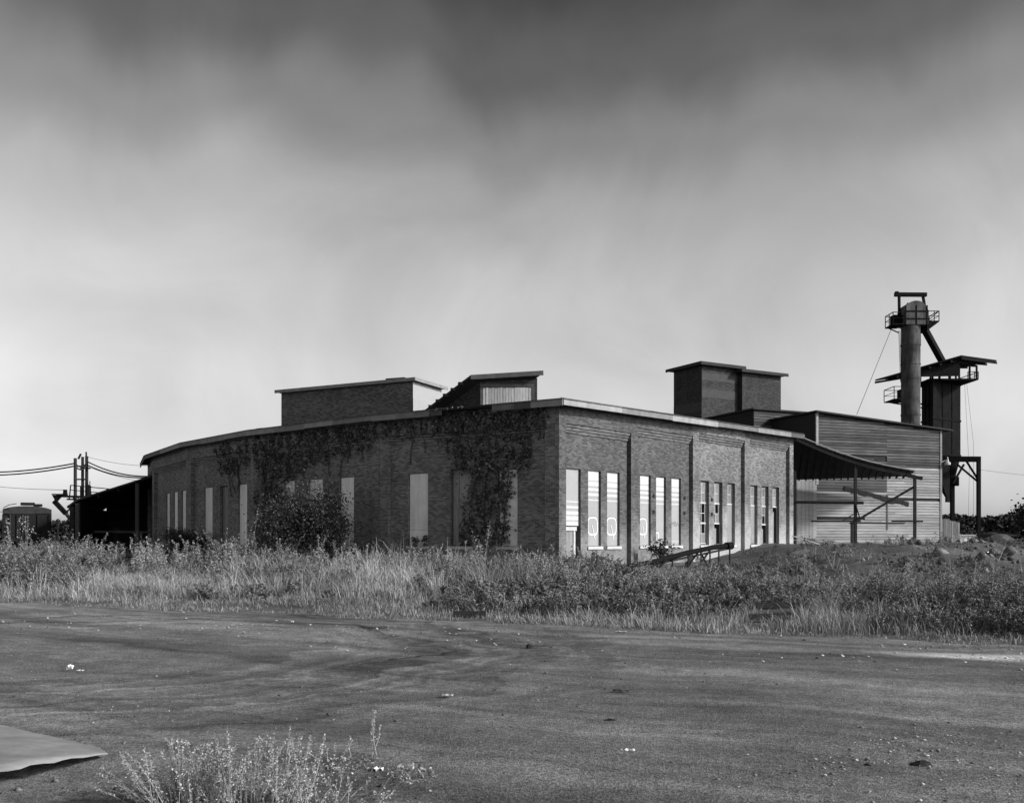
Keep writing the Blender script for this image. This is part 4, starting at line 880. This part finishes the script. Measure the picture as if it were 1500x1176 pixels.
def hedge(name, label, px0, px1, Z, h0, n, seed):
    r_ = np.random.default_rng(seed); x = ((r_.uniform(px0, px1, n)-750)/FPX*Z); y = Z+r_.uniform(-4,4,n)
    top = h0*(1+.16*fbm(x, x*0, .32, seed)+.10*fbm(x, y, 1.3, seed+1)); z = top*r_.random(n)**.6
    v, f = leaf_quads(np.stack([x,y,gz(x,y)+z],1), .75); o = np_mesh(name, v, f, MT['wood_far']); tag(o, label, 'woodland', kind='stuff')
hedge('far_woodland', 'far dark line of scrub and trees beyond the bin', 1330, 1640, 160, 3.9, 9000, 21)
hedge('far_woodland', 'far low line of trees beyond the hopper car', -140, 160, 170, 4.0, 6000, 22)
g = thing('far_pole', 'tiny distant telegraph pole with crossarm beyond the shed', 'utility pole', at_ground(84.5, 165)); MB().tube([(0,0,-.3),(0,0,P(0,769,165).z-g.location.z)], .1, 6).build('pole', MT['dwood'], g); MB().box(-.55,.95,-.05,.05,P(0,773,165).z-g.location.z,P(0,772,165).z-g.location.z).build('crossarm', MT['dwood'], g)

# ivy: leaves hugging the wall inside patches
def ivy(label, bays, polys, n, stems, seed):
    r_ = np.random.default_rng(seed); pts = []
    def inside(px, py, poly):
        c = False; j = len(poly)-1
        for i in range(len(poly)):
            xi, yi = poly[i]; xj, yj = poly[j]
            if (yi > py) != (yj > py) and px < (xj-xi)*(py-yi)/(yj-yi)+xi: c = not c
            j = i
        return c
    def on_wall(px, py):
        for i in bays:
            k = lk(px, i); ln = (nodes[i]-nodes[i+1]).length
            if -.001 <= k <= ln:
                f = Frame(nodes[i+1], -angs[i]); y = f.loc(k).y; z = EYE-(py-HZ)/FPX*y; return f, k, z
        return None
    areas = []
    for poly, dens in polys:
        xs_ = [p[0] for p in poly]; ys_ = [p[1] for p in poly]; m = int(n*dens); got = 0; tries = 0
        while got < m and tries < m*20:
            tries += 1; px, py = r_.uniform(min(xs_), max(xs_)), r_.uniform(min(ys_), max(ys_))
            jx, jy = r_.normal()*8, r_.normal()*8
            if not inside(px+jx, py+jy, poly): continue
            if fbm(px*.30, py*.055, 1.0, seed)+.6*fbm(px*.11, py*.11, 1, seed+1) < -.02 and r_.random() < .86: continue
            h = on_wall(px, py)
            if not h: continue
            f, k, z = h
            if z > EAVE or (z > EAVE-.33 and not 640 < px < 722): continue
            off = -.22 if (k < .5 or k > (nodes[bays[0]]-nodes[bays[0]+1]).length-.5 or z > EYE+4.6) else -.02
            if z > EAVE-.1: off = -.72-r_.uniform(0,.08)
            pts.append(f.loc(k, off-abs(r_.normal())*.06, z)); got += 1
    base = pts[0].copy(); base = nodes[bays[0]+1].lerp(nodes[bays[0]], .45); base.z = gzf(base.x, base.y)
    g = thing('ivy', label, 'ivy', base)
    c = np.array([tuple(p-base) for p in pts]); v, f_ = leaf_quads(c, .135, aspect=.85); np_mesh('leaves', v, f_, MT['leaf_ivy'], g)
    tp = polys[0][0]; x0_, x1_ = min(p[0] for p in tp), max(p[0] for p in tp)
    for k in range(26):
        px = r_.uniform(x0_+4, x1_-4); py = next((yy for yy in range(590, 700) if inside(px, yy, tp)), None)
        if py is None: continue
        q = [(px, py+3)]
        for s_ in range(int(r_.integers(3, 8))): q.append((q[-1][0]+r_.normal()*2.2, q[-1][1]+r_.uniform(6, 13)))
        if all(on_wall(*p) for p in q): stems = stems+[q]
    for st in stems:
        b = MB(); q = []
        for px, py in st: f, k, z = on_wall(px, py); q.append(f.loc(k, -.24 if z > EYE+4.6 else -.05, z)-base)
        b.tube(q, .025, 5).build('stem', MT['bark'], g)
ivy('ivy hanging from the eave and over the boarded windows nearest the corner', [0],
 [([(565,612),(652,604),(722,598),(812,592),(812,606),(770,640),(700,645),(655,640),(562,640)], .28), ([(652,604),(770,600),(782,628),(765,690),(748,700),(736,745),(734,800),(694,800),(690,700),(660,680),(655,640)], .62),
  ([(736,690),(748,690),(744,760),(738,800),(730,800),(735,740)], .06), ([(674,775),(688,720),(693,760),(692,800),(676,800)], .05), ([(768,640),(784,640),(778,672),(768,690),(762,690)], .02), ([(604,788),(612,785),(614,800),(605,800)], .007), ([(618,790),(627,785),(627,800),(619,800)], .007)],
 7000, [[(712,800),(710,740),(718,660),(715,615)],[(735,800),(742,740),(746,690)],[(684,800),(690,740),(700,690)]], 31)
ivy('ivy spreading under the eave and down the pilaster behind the large shrub', [1, 2],
 [([(318,660),(380,646),(480,626),(560,618),(560,646),(500,662),(465,672),(440,690),(420,700),(385,672),(335,690),(322,678)], .58), ([(380,650),(432,690),(418,720),(414,760),(410,815),(376,822),(374,770),(383,735),(384,690)], .42), ([(322,680),(345,676),(342,695),(330,692)], .02)],
 7000, [[(385,815),(388,740),(392,680),(420,650)],[(395,815),(400,740),(410,690)]], 33)

# ---- grass and weeds
def wall_depth(px):
    t = (px-750)/FPX; best = np.full(np.shape(px), 1e3)
    segs = [(nodes[i+1], nodes[i]) for i in range(4)]+[(nodes[0], nodes[0]+RD*LEN)]
    for a, b_ in segs:
        dx, dy = b_.x-a.x, b_.y-a.y; den = dx-t*dy; k = (t*a.y-a.x)/den; y = a.y+k*dy
        best = np.where((k >= 0) & (k <= 1), np.minimum(best, y), best)
    best = np.where(px < 232, 71.5, best); return np.where(best > 500, 64, best)-.35
def scatter(n, px0, px1, d0, d1, Zmin=0, Zmax=200, seed=0, pw=1.0, clump=False):
    r_ = np.random.default_rng(seed); px = r_.uniform(px0, px1, n)+r_.normal(size=n)*55; t = (px-750)/FPX
    ze = (25.5-.4988*12.8)/(1+.4988*t)                                 # where the sight line crosses the lot edge
    za = np.maximum(ze+d0, Zmin); zb = np.minimum(np.minimum(ze+d1, Zmax), wall_depth(px))
    Z = za+(zb-za)*r_.random(n)**pw; ok = zb > za
    x = t*Z
    keep = fbm(x, Z, .62, seed % 9)+.7*fbm(x, Z, 1.7, seed % 7) > r_.normal(size=n)*.35-.35
    ok &= keep if clump else True
    clear = ((px > 1098) & (px < 1188) & (Z > 18.3) & (Z < 21.2)) | ((px > 662) & (px < 715) & (Z < ze+.9))
    ok &= ~clear; return x[ok], Z[ok]
def tufts(name, label, x, y, h, spread, nb, width, m, lean=.45, seed=0, cat='grass', out=.0, noise_h=.4):
    """blades that arch over: x, y are tuft centres"""
    r_ = np.random.default_rng(seed); n0_ = len(x)
    th_ = np.broadcast_to(h, (n0_,))*np.exp(r_.normal(size=n0_)*.28)*(1+noise_h*fbm(x, y, .7, seed % 5)+.6*noise_h*fbm(x, y, 1.9, seed % 3))
    wind = fbm(x, y, .25, 8)*.5+.3
    bx, by = np.repeat(x, nb), np.repeat(y, nb); N = len(bx); hh = np.repeat(th_, nb)*r_.uniform(.35,1.15,N); hh = np.maximum(hh, .02)
    ox, oy = r_.normal(size=N), r_.normal(size=N); xx = bx+ox*spread; yy = by+oy*spread; z = gz(xx, yy)
    a = r_.uniform(0, 2*np.pi, N); bend = lean*np.abs(r_.normal(size=N))
    ux, uy = np.cos(a)*bend+ox*out-np.repeat(wind, nb)*lean*.7, np.sin(a)*bend+oy*out
    bl = np.sqrt(ux**2+uy**2); b2 = r_.uniform(0, 2*np.pi, N); wx, wy = np.cos(b2)*width/2, np.sin(b2)*width/2
    V = np.empty((N,7,3))
    for k, (t, ww) in enumerate(((0, 1), (.45, .9), (.8, .6))):
        px_, py_ = xx+ux*hh*t*t, yy+uy*hh*t*t; pz = z-.03+hh*(t-.30*np.minimum(bl, 1.6)*t*t)
        V[:,2*k] = np.stack([px_-wx*ww, py_-wy*ww, pz],1); V[:,2*k+1] = np.stack([px_+wx*ww, py_+wy*ww, pz],1)
    V[:,6] = np.stack([xx+ux*hh*1.12, yy+uy*hh*1.12, z-.03+hh*(1-.40*np.minimum(bl, 1.6))],1)
    i = np.arange(N)[:,None]*7
    T = np.concatenate([i+np.array([q]) for q in ([0,1,3],[0,3,2],[2,3,5],[2,5,4],[4,5,6])])
    return tag(np_mesh(name, V.reshape(-1,3), T, m), label, cat, kind='stuff')
def weeds(name, label, x, y, h, ns, nl, leaf, m, seed=0, cat='weeds', stem=.008, splay=.38, spread=.05):
    """clumps of ns leafy stalks splaying from one root; clumps differ widely in size"""
    r_ = np.random.default_rng(seed); n0_ = len(x); dd = y-edge(np.clip(x,-45,25))
    H_ = np.broadcast_to(h, (n0_,))*np.exp(r_.normal(size=n0_)*.33)*(.5+.5*ss(0, 8, dd))*(1+.35*fbm(x, y, .5, 6))
    x = np.repeat(x, ns); y = np.repeat(y, ns); N = len(x); h = np.repeat(H_, ns)*r_.uniform(.55,1.15,N)
    x = x+r_.normal(size=N)*.06; y = y+r_.normal(size=N)*.06; z = gz(x, y); lx, ly = r_.normal(size=N)*splay*h, r_.normal(size=N)*splay*h
    t = r_.beta(1.9, 1.0, size=(N,nl)); sp = (spread*(1.5-t))*np.sqrt(h[:,None])
    c = np.stack([x[:,None]+lx[:,None]*t**1.3+r_.normal(size=(N,nl))*sp, y[:,None]+ly[:,None]*t**1.3+r_.normal(size=(N,nl))*sp, z[:,None]+h[:,None]*t], 2).reshape(-1,3)
    v, f = leaf_quads(c, leaf, aspect=.34)
    a = r_.uniform(0, np.pi, N); wx, wy = np.cos(a)*stem, np.sin(a)*stem
    S = np.stack([np.stack([x-wx,y-wy,z-.03],1), np.stack([x+wx,y+wy,z-.03],1), np.stack([x+lx+wx*.4,y+ly+wy*.4,z+h],1), np.stack([x+lx-wx*.4,y+ly-wy*.4,z+h],1)],1).reshape(-1,3)
    return tag(np_mesh(name, np.concatenate([v, S]), np.concatenate([f, np.arange(4*N).reshape(N,4)+len(v)]), m), label, cat, kind='stuff')
G, GS, WD_, WL_ = MT['grass'], MT['grass_s'], MT['weed'], MT['weed_l']
# turf: short, patchy, thinning out over the lot's ragged lip
x, y = scatter(7948, -230, 1800, -.5, 3.2, seed=41, pw=1.3, clump=True); tufts('verge_grass', 'short patchy grass along the edge of the cinder lot', x, y, .10, .09, 8, .010, GS, .6, 1)
x, y = scatter(611, -230, 1800, -1.9, .3, seed=141, pw=.5, clump=True); tufts('verge_grass', 'stray grass tufts creeping out over the lot edge', x, y, .06, .06, 7, .008, GS, .7, 101)
x, y = scatter(10125, -230, 1120, 2, 18, seed=42); tufts('short_grass', 'short grass carpeting the ground between the taller weeds', x, y, .17, .14, 8, .013, GS, .6, 2)
x, y = scatter(700, 640, 760, .5, 5, seed=241); tufts('short_grass', 'pale low lawn-like grass between tall grass and leafy weeds', x, y, .13, .12, 10, .010, G, .6, 102)
# tall pale arching grass
x, y = scatter(210, 360, 640, 4.5, 13, seed=43, pw=.8); tufts('tall_grass', 'tall pale arching grass before the ivy-grown bays', x, y, .62, .16, 60, .011, G, .55, 3, out=.22)
x, y = scatter(120, 640, 800, 8, 17, seed=143); tufts('tall_grass', 'pale grass clumps before the corner bay', x, y, .58, .15, 40, .011, GS, .5, 103, out=.2)
x, y = scatter(420, 120, 285, 3.5, 8.5, seed=44); tufts('tall_grass', 'rounded pale grass hummocks near the open shed', x, y, .42, .20, 40, .009, G, .6, 4, out=.25, noise_h=.15)
x, y = scatter(60, -60, 130, 1.0, 4, seed=144); tufts('tall_grass', 'pale grass tufts at the lot edge before the rail car', x, y, .38, .14, 34, .010, G, .5, 104, out=.2)
x, y = scatter(230, 1110, 1300, .7, 3.6, seed=45); tufts('pale_grass', 'stiff pale grass along the lot before the mound', x, y, .34, .13, 46, .008, G, .45, 5, out=.2)
x, y = scatter(60, 850, 1090, -.1, 2.0, seed=145); tufts('pale_grass', 'small pale tufts at the lot edge before the trestle', x, y, .22, .12, 34, .009, G, .5, 55, out=.25)
# leafy weeds in separate clumps
x, y = scatter(250, -230, 110, 3, 16, seed=46, clump=True); weeds('weeds', 'dark leafy weeds before the rail car', x, y, .72, 9, 64, .09, WD_, 6)
x, y = scatter(262, -230, 400, 12, 44, seed=246, clump=True); weeds('weeds', 'ragged leafy weeds before the open shed', x, y, .58, 8, 56, .11, WD_, 26)
x, y = scatter(170, -230, 400, 10, 44, seed=146); weeds('weeds', 'tall seeding weeds reaching up before the shed', x, y, .9, 5, 52, .085, WL_, 66, splay=.2)
x, y = scatter(90, 250, 430, 3.5, 14, seed=346, clump=True); weeds('weeds', 'dark low weeds between the pale hummocks and the tall grass', x, y, .42, 9, 44, .08, WD_, 36)
x, y = scatter(200, 330, 840, 12, 30, seed=47, clump=True); weeds('weeds', 'weeds growing along the foot of the ivy-grown wall', x, y, .5, 8, 54, .09, WD_, 7)
x, y = scatter(130, 330, 840, 12, 30, seed=147); weeds('weeds', 'seeding pale weeds along the foot of the ivy-grown wall', x, y, .62, 5, 48, .075, WL_, 77, splay=.2)
x, y = scatter(210, 735, 930, 2.6, 16, seed=48, pw=.9, clump=True); weeds('weeds', 'dense leafy weeds before the corner of the brick building', x, y, .36, 9, 60, .075, WD_, 8)
x, y = scatter(40, 700, 800, 1.8, 5, seed=348); weeds('weeds', 'dark round weed clumps at the lot edge before the corner', x, y, .5, 10, 60, .06, WD_, 38)
x, y = scatter(230, 900, 1130, 2.2, 7.5, seed=248, pw=.9, clump=True); weeds('weeds', 'leafy weeds before the pipe trestle', x, y, .28, 9, 52, .06, WD_, 28)
x, y = scatter(120, 740, 1110, 2.4, 10, seed=148); weeds('weeds', 'pale-tipped weeds before the signboard windows', x, y, .42, 5, 46, .055, WL_, 88, splay=.22)
x, y = scatter(360, 1080, 1800, 3.0, 8.0, seed=49, pw=.9, clump=True); weeds('weeds', 'dense weeds below the mound', x, y, .21, 9, 50, .06, WD_, 9)
x, y = scatter(152, 1080, 1800, 3.0, 10, seed=249, pw=.9); weeds('weeds', 'pale seeding weeds below the mound', x, y, .30, 5, 44, .05, WL_, 29, splay=.2)
x, y = scatter(173, 1310, 1800, .9, 4.5, seed=149); weeds('weeds', 'dark rank weeds at the lot edge below the mound', x, y, .6, 10, 64, .055, WD_, 99)
x, y = scatter(3625, 640, 1800, 1.5, 12, seed=250, clump=True); tufts('rough_grass', 'thin rough grass among the weeds right of the tall pale grass', x, y, .26, .12, 9, .008, GS, .6, 30)
x, y = scatter(7057, 1040, 1800, 9, 42, seed=50, clump=True); tufts('mound_grass', 'thin short grass over the dirt mound', x, y, .08, .16, 8, .011, WD_, .8, 10)
x, y = scatter(325, 1040, 1800, 11, 34, seed=51, clump=True); weeds('mound_weeds', 'scattered low weeds over the dirt mound', x, y, .24, 8, 30, .06, WD_, 11)
x, y = scatter(229, 1140, 1800, 10, 20, seed=151, clump=True); weeds('mound_weeds', 'pale dry stalks on the near face of the mound', x, y, .36, 5, 30, .045, WL_, 111, splay=.25)

# rail timbers in the weeds, and one bar standing in for a dark culvert opening
for k, (pxa, pxb, py, Z, dz, lab) in enumerate(((1108,1183,884,20.1,.10,'upper dark rail timber lying in the weeds below the mound'),(1098,1160,889,19.2,.03,'lower dark rail timber half hidden behind pale grass'),(664,712,905,0,0,'short dark bar standing in for the dark culvert opening at the lot edge'),(785,812,897,0,0,'small dark timber stub among weeds at the lot edge'))):
    if not Z: Z = 1.6*FPX/(py-HZ)
    a_, c_ = P(pxa,py,Z), P(pxb,py,Z); a_.z = c_.z = gzf((a_.x+c_.x)/2, Z)+dz+(.06 if k > 1 else .06); L_ = c_.x-a_.x
    o = MB().beam((0,0,0), (L_,0,0), .16, .07).box(0,L_,-.03,.03,.036,.07).build('rail_timber', MT['rail'], None, a_, random.uniform(-.05,.05)); tag(o, lab, 'timber', 'old timbers in the weeds')

# ------------------------------------------------------------------ loose matter on the lot
def ground_at(px, py):                                                  # a spot of the lot
    Z = EYE*FPX/(py-HZ); return Vector(((px-750)/FPX*Z, Z, .02))
def stones(n, seed, region, s0, s1):
    r_ = np.random.default_rng(seed); V = []; F = []; base = np.array([[1,0,0],[-1,0,0],[0,1,0],[0,-1,0],[0,0,.8],[0,0,-.5]], float)
    tri = np.array([[0,2,4],[2,1,4],[1,3,4],[3,0,4],[2,0,5],[1,2,5],[3,1,5],[0,3,5]])
    out_v, out_f = [], []
    for k in range(n):
        x, y = region(r_)
        if y > edge(x)+.1: continue
        s_ = r_.uniform(s0, s1)*r_.choice([1,1,1,1.7]); a = r_.uniform(0,6.3); v = base*np.array([1,r_.uniform(.5,1),r_.uniform(.35,.7)])*s_*r_.uniform(.7,1.3,(6,1))
        v = v@np.array([[math.cos(a),math.sin(a),0],[-math.sin(a),math.cos(a),0],[0,0,1]])+np.array([x,y,.02+s_*.1]); out_f.append(tri+6*len(out_v)); out_v.append(v)
    return np.concatenate(out_v), np.concatenate(out_f)
def reg_all(r_): y = 5.6+20*r_.random()**1.6; return r_.uniform(-.56,.56)*y, y
v, f = stones(1800, 61, reg_all, .004, .013); tag(np_mesh('gravel', v, f, MT['stone_g']), 'loose gravel and cinders scattered over the lot', 'gravel', kind='stuff')
v, f = stones(460, 65, reg_all, .010, .024); tag(np_mesh('rubble', v, f, MT['clod']), 'larger dull stones and clods strewn over the lot', 'rubble', kind='stuff')
def reg_band(r_):
    px = r_.uniform(-50, 1550); c = 905+.035*px+r_.normal()*14; y = EYE*FPX/(max(c, 880)-HZ); return (px-750)/FPX*y, y
v, f = stones(600, 62, reg_band, .010, .028); tag(np_mesh('gravel', v, f, MT['stone_g']), 'pale gravel band following the lot edge', 'gravel', kind='stuff')
def reg_near(r_):
    px = r_.normal()*130+1270; py = r_.normal()*22+1105; y = EYE*FPX/(max(py, 1000)-HZ); return (px-750)/FPX*y, y
v, f = stones(240, 63, reg_near, .006, .017); tag(np_mesh('gravel', v, f, MT['stone_g']), 'cluster of gravel and broken clods on the near lot', 'gravel', kind='stuff')
def clods(n, seed):
    r_ = np.random.default_rng(seed); x, y = scatter(n, 1060, 1600, 9, 24, seed=seed, clump=True); base = np.array([[1,0,0],[-1,0,0],[0,1,0],[0,-1,0],[0,0,.8],[0,0,-.5]], float)
    tri = np.array([[0,2,4],[2,1,4],[1,3,4],[3,0,4],[2,0,5],[1,2,5],[3,1,5],[0,3,5]]); k = len(x); s_ = np.exp(r_.normal(size=k)*.5)*.07
    v = base[None]*s_[:,None,None]*r_.uniform(.6,1.4,(k,6,1))+np.stack([x, y, gz(x, y)+s_*.2], 1)[:,None,:]
    return v.reshape(-1,3), (tri[None]+6*np.arange(k)[:,None,None]).reshape(-1,3)
v, f = clods(1100, 64); tag(np_mesh('clods', v, f, MT['clod']), 'crumbling clods and rubble over the dirt mound', 'clods', kind='stuff')
def lump(name, px, py, sx_, sy_, sz_, m, label, cat, seed, group=None):
    r_ = random.Random(seed); b = MB(); n = 9; rings = 5
    for j in range(rings):
        t = j/(rings-1)*math.pi*.5; 
        for k in range(n):
            a = 2*math.pi*k/n; q = r_.uniform(.7,1.25); b.v.append(Vector((math.cos(a)*math.cos(t)*sx_*q, math.sin(a)*math.cos(t)*sy_*q, math.sin(t)*sz_*r_.uniform(.8,1.2)-.01)))
    for j in range(rings-1): b.f += [(j*n+k, j*n+(k+1) % n, (j+1)*n+(k+1) % n, (j+1)*n+k) for k in range(n)]
    b.f.append(tuple((rings-1)*n+k for k in range(n)))
    tag(b.build(name, m, None, ground_at(px, py), r_.uniform(-.3,.3)), label, cat, group)
lump('dark_chunk', 775, 952, .06, .05, .075, MT['dark'], 'black upright chunk on the lot before the weeds', 'debris', 1)
lump('dark_clod', 893, 1060, .07, .05, .035, MT['dark'], 'dark crumbling clod on the open lot', 'debris', 2)
lump('dark_clod', 1350, 1122, .075, .05, .03, MT['dark'], 'dark wide clod among the near gravel cluster', 'debris', 3)
lump('dark_clod', 1012, 1108, .05, .03, .012, MT['dark'], 'flat dark scrap lying left of the near gravel cluster', 'debris', 4)
def litter(px, py, w_, d_, h_, label, m='paper', nm='litter_paper', rz=0):
    b = MB(); n = 5
    for j in range(2):
        for i in range(n+1): b.v.append(Vector((-w_/2+w_*i/n, (j-.5)*d_*(1-.4*abs(i/n-.5)), h_*math.sin(i*1.9+j)**2+.004)))
    b.f = [(i, i+1, n+2+i, n+1+i) for i in range(n)]
    b.v += [v+Vector((0,0,.003)) for v in b.v[:2*n+2]]; k = 2*n+2; b.f = [t[::-1] for t in b.f]+[tuple(k+i for i in t) for t in b.f]
    tag(b.build(nm, MT[m], None, ground_at(px, py), rz), label, 'litter', 'scraps lying on the lot')
litter(103, 983, .07, .06, .06, 'crumpled white paper standing beside a flat scrap'); litter(117, 985, .09, .05, .01, 'flat white scrap beside the crumpled paper'); litter(656, 1022, .11, .09, .012, 'pale flat scrap alone on the middle of the lot', 'galv')
litter(920, 1104, .10, .07, .012, 'small bright scrap near the crumbling clod'); litter(553, 1133, .08, .05, .02, 'bright scrap under the thin foreground stalks'); litter(909, 1016, .16, .07, .02, 'dark curled strip on the middle of the lot', 'dark', 'rubber_strip', -.35)
litter(910, 927, .18, .16, .01, 'pale flat scrap at the weed edge', 'galv'); litter(428, 913, .06, .06, .02, 'tiny white scrap near the tall pale grass')

# curled sheet at the near left
g = MB(); nu, nv = 18, 10; top = []
def sheet_pt(u, v):                                                      # u: along to the tip, v: across
    tip = ground_at(152, 1112); L0 = ground_at(-190, 1040); L1 = ground_at(-150, 1172)
    wid = 1-.93*u**1.6; mid = (L0.lerp(L1, .5)).lerp(tip, u); half = (L1-L0)*.5*wid*(1+.12*math.sin(u*3))
    p = mid+half*(2*v-1)*(.92+.02*math.sin(u*31)+.012*math.sin(u*77+1)); p.z = .03+.10*math.sin(math.pi*min(1, u*.95+.05))*(v**.7)+.05*math.sin(v*math.pi)*(1-u)+.03*u; return p
org = ground_at(-20, 1110)
for lay in (0, .006):
    for i in range(nu+1):
        for j in range(nv+1): g.v.append(sheet_pt(i/nu, j/nv)-org+Vector((0,0,lay)))
k = (nu+1)*(nv+1)
for i in range(nu):
    for j in range(nv):
        a = i*(nv+1)+j; g.f += [(a, a+1, a+nv+2, a+nv+1)[::-1], (k+a, k+a+1, k+a+nv+2, k+a+nv+1)]
    a = i*(nv+1)+nv; g.f.append((a, a+nv+1, k+a+nv+1, k+a)); a = i*(nv+1); g.f.append((a, k+a, k+a+nv+1, a+nv+1))
tag(g.build('curled_sheet', MT['sheet'], None, org, smooth=True), 'large pale sheet with a curled edge lying on the lot', 'sheet')

# foreground stalks
def stalks(label, spots, seed):
    r_ = random.Random(seed); rn = np.random.default_rng(seed); b0 = ground_at(*spots[0][:2]); b0.z = 0
    g = thing('seed_stalks', label, 'weed', b0); b = MB(); pts = []
    for px, pyb, pxt, pyt in spots:
        a = ground_at(px, pyb); Z = a.y; t = P(pxt, pyt, Z)+Vector((0, r_.uniform(-.1,.1), 0)); m = a.lerp(t, .5)+Vector((r_.uniform(-.02,.02), r_.uniform(-.02,.02), .01))
        b.tube([a-b0, m-b0, t-b0], [.0024,.002,.001], 4)
        n = int(60*(t-a).length/.3)
        for k in range(n):
            s_ = r_.betavariate(2.2, 1.0); p = a.lerp(m, s_*2) if s_ < .5 else m.lerp(t, s_*2-1); rad = .010*(1.3-s_*.7); pts.append((p.x-b0.x+r_.gauss(0, rad), p.y-b0.y+r_.gauss(0, rad), p.z-b0.z+r_.gauss(0, .006)))
    tag(b.build('stems', MT['fore'], g), kind='stuff'); v, f = leaf_quads(np.array(pts), .0145, aspect=.6); tag(np_mesh('seed_heads', v, f, MT['fore'], g), kind='stuff')
r_ = random.Random(5)
def spray(n, x0, x1, yb, yt0, yt1, lean): return [(lambda px: (px, yb+r_.uniform(-14,16), px+lean(px)+r_.gauss(0,14), r_.uniform(yt0, yt1)))(r_.uniform(x0, x1)) for _ in range(n)]
stalks('dense pale seeding stalks leaning left beside the curled sheet', spray(85, 205, 330, 1185, 1085, 1165, lambda p: (p-300)*.6), 71)
stalks('dense pale seeding stalks standing upright in the near clump', spray(150, 260, 450, 1185, 1075, 1160, lambda p: (p-330)*.12)+[(410,1180,420,1066),(345,1180,333,1070),(420,1175,424,1085)], 72)
stalks('thin scattered seeding stalks at the ragged end of the clump', [(545,1115,550,1035),(552,1112,545,1050),(515,1120,512,1078),(500,1122,517,1082),(468,1120,453,1092),(480,1122,479,1088),(493,1122,492,1090),(545,1112,556,1060),(455,1176,452,1150),(530,1180,536,1166)]+spray(26, 430, 560, 1180, 1120, 1168, lambda p: (p-480)*.2), 73)
x = np.array([ground_at(p, q).x for p, q in [(r_.uniform(180,600), r_.uniform(1120,1200)) for _ in range(130)]]); y = np.array([ground_at(300, r_.uniform(1118,1200)).y for _ in range(130)])
def low_tuft():
    V, F = [], []; rr_ = np.random.default_rng(8); c = []
    for px, py in [(r_.uniform(200,460), r_.uniform(1140,1195)) for _ in range(120)]+[(r_.uniform(470,560), r_.uniform(1118,1132)) for _ in range(22)]+[(r_.uniform(575,650), r_.uniform(1130,1150)) for _ in range(18)]:
        p = ground_at(px, py)
        for k in range(16): c.append((p.x+rr_.normal()*.035, p.y+rr_.normal()*.05, .02+abs(rr_.normal())*.03))
    v, f = leaf_quads(np.array(c), .03, aspect=.35); tag(np_mesh('low_weeds', v, f, MT['weed_l']), 'low straggling weeds around the foreground stalks', 'weeds', kind='stuff')
low_tuft()
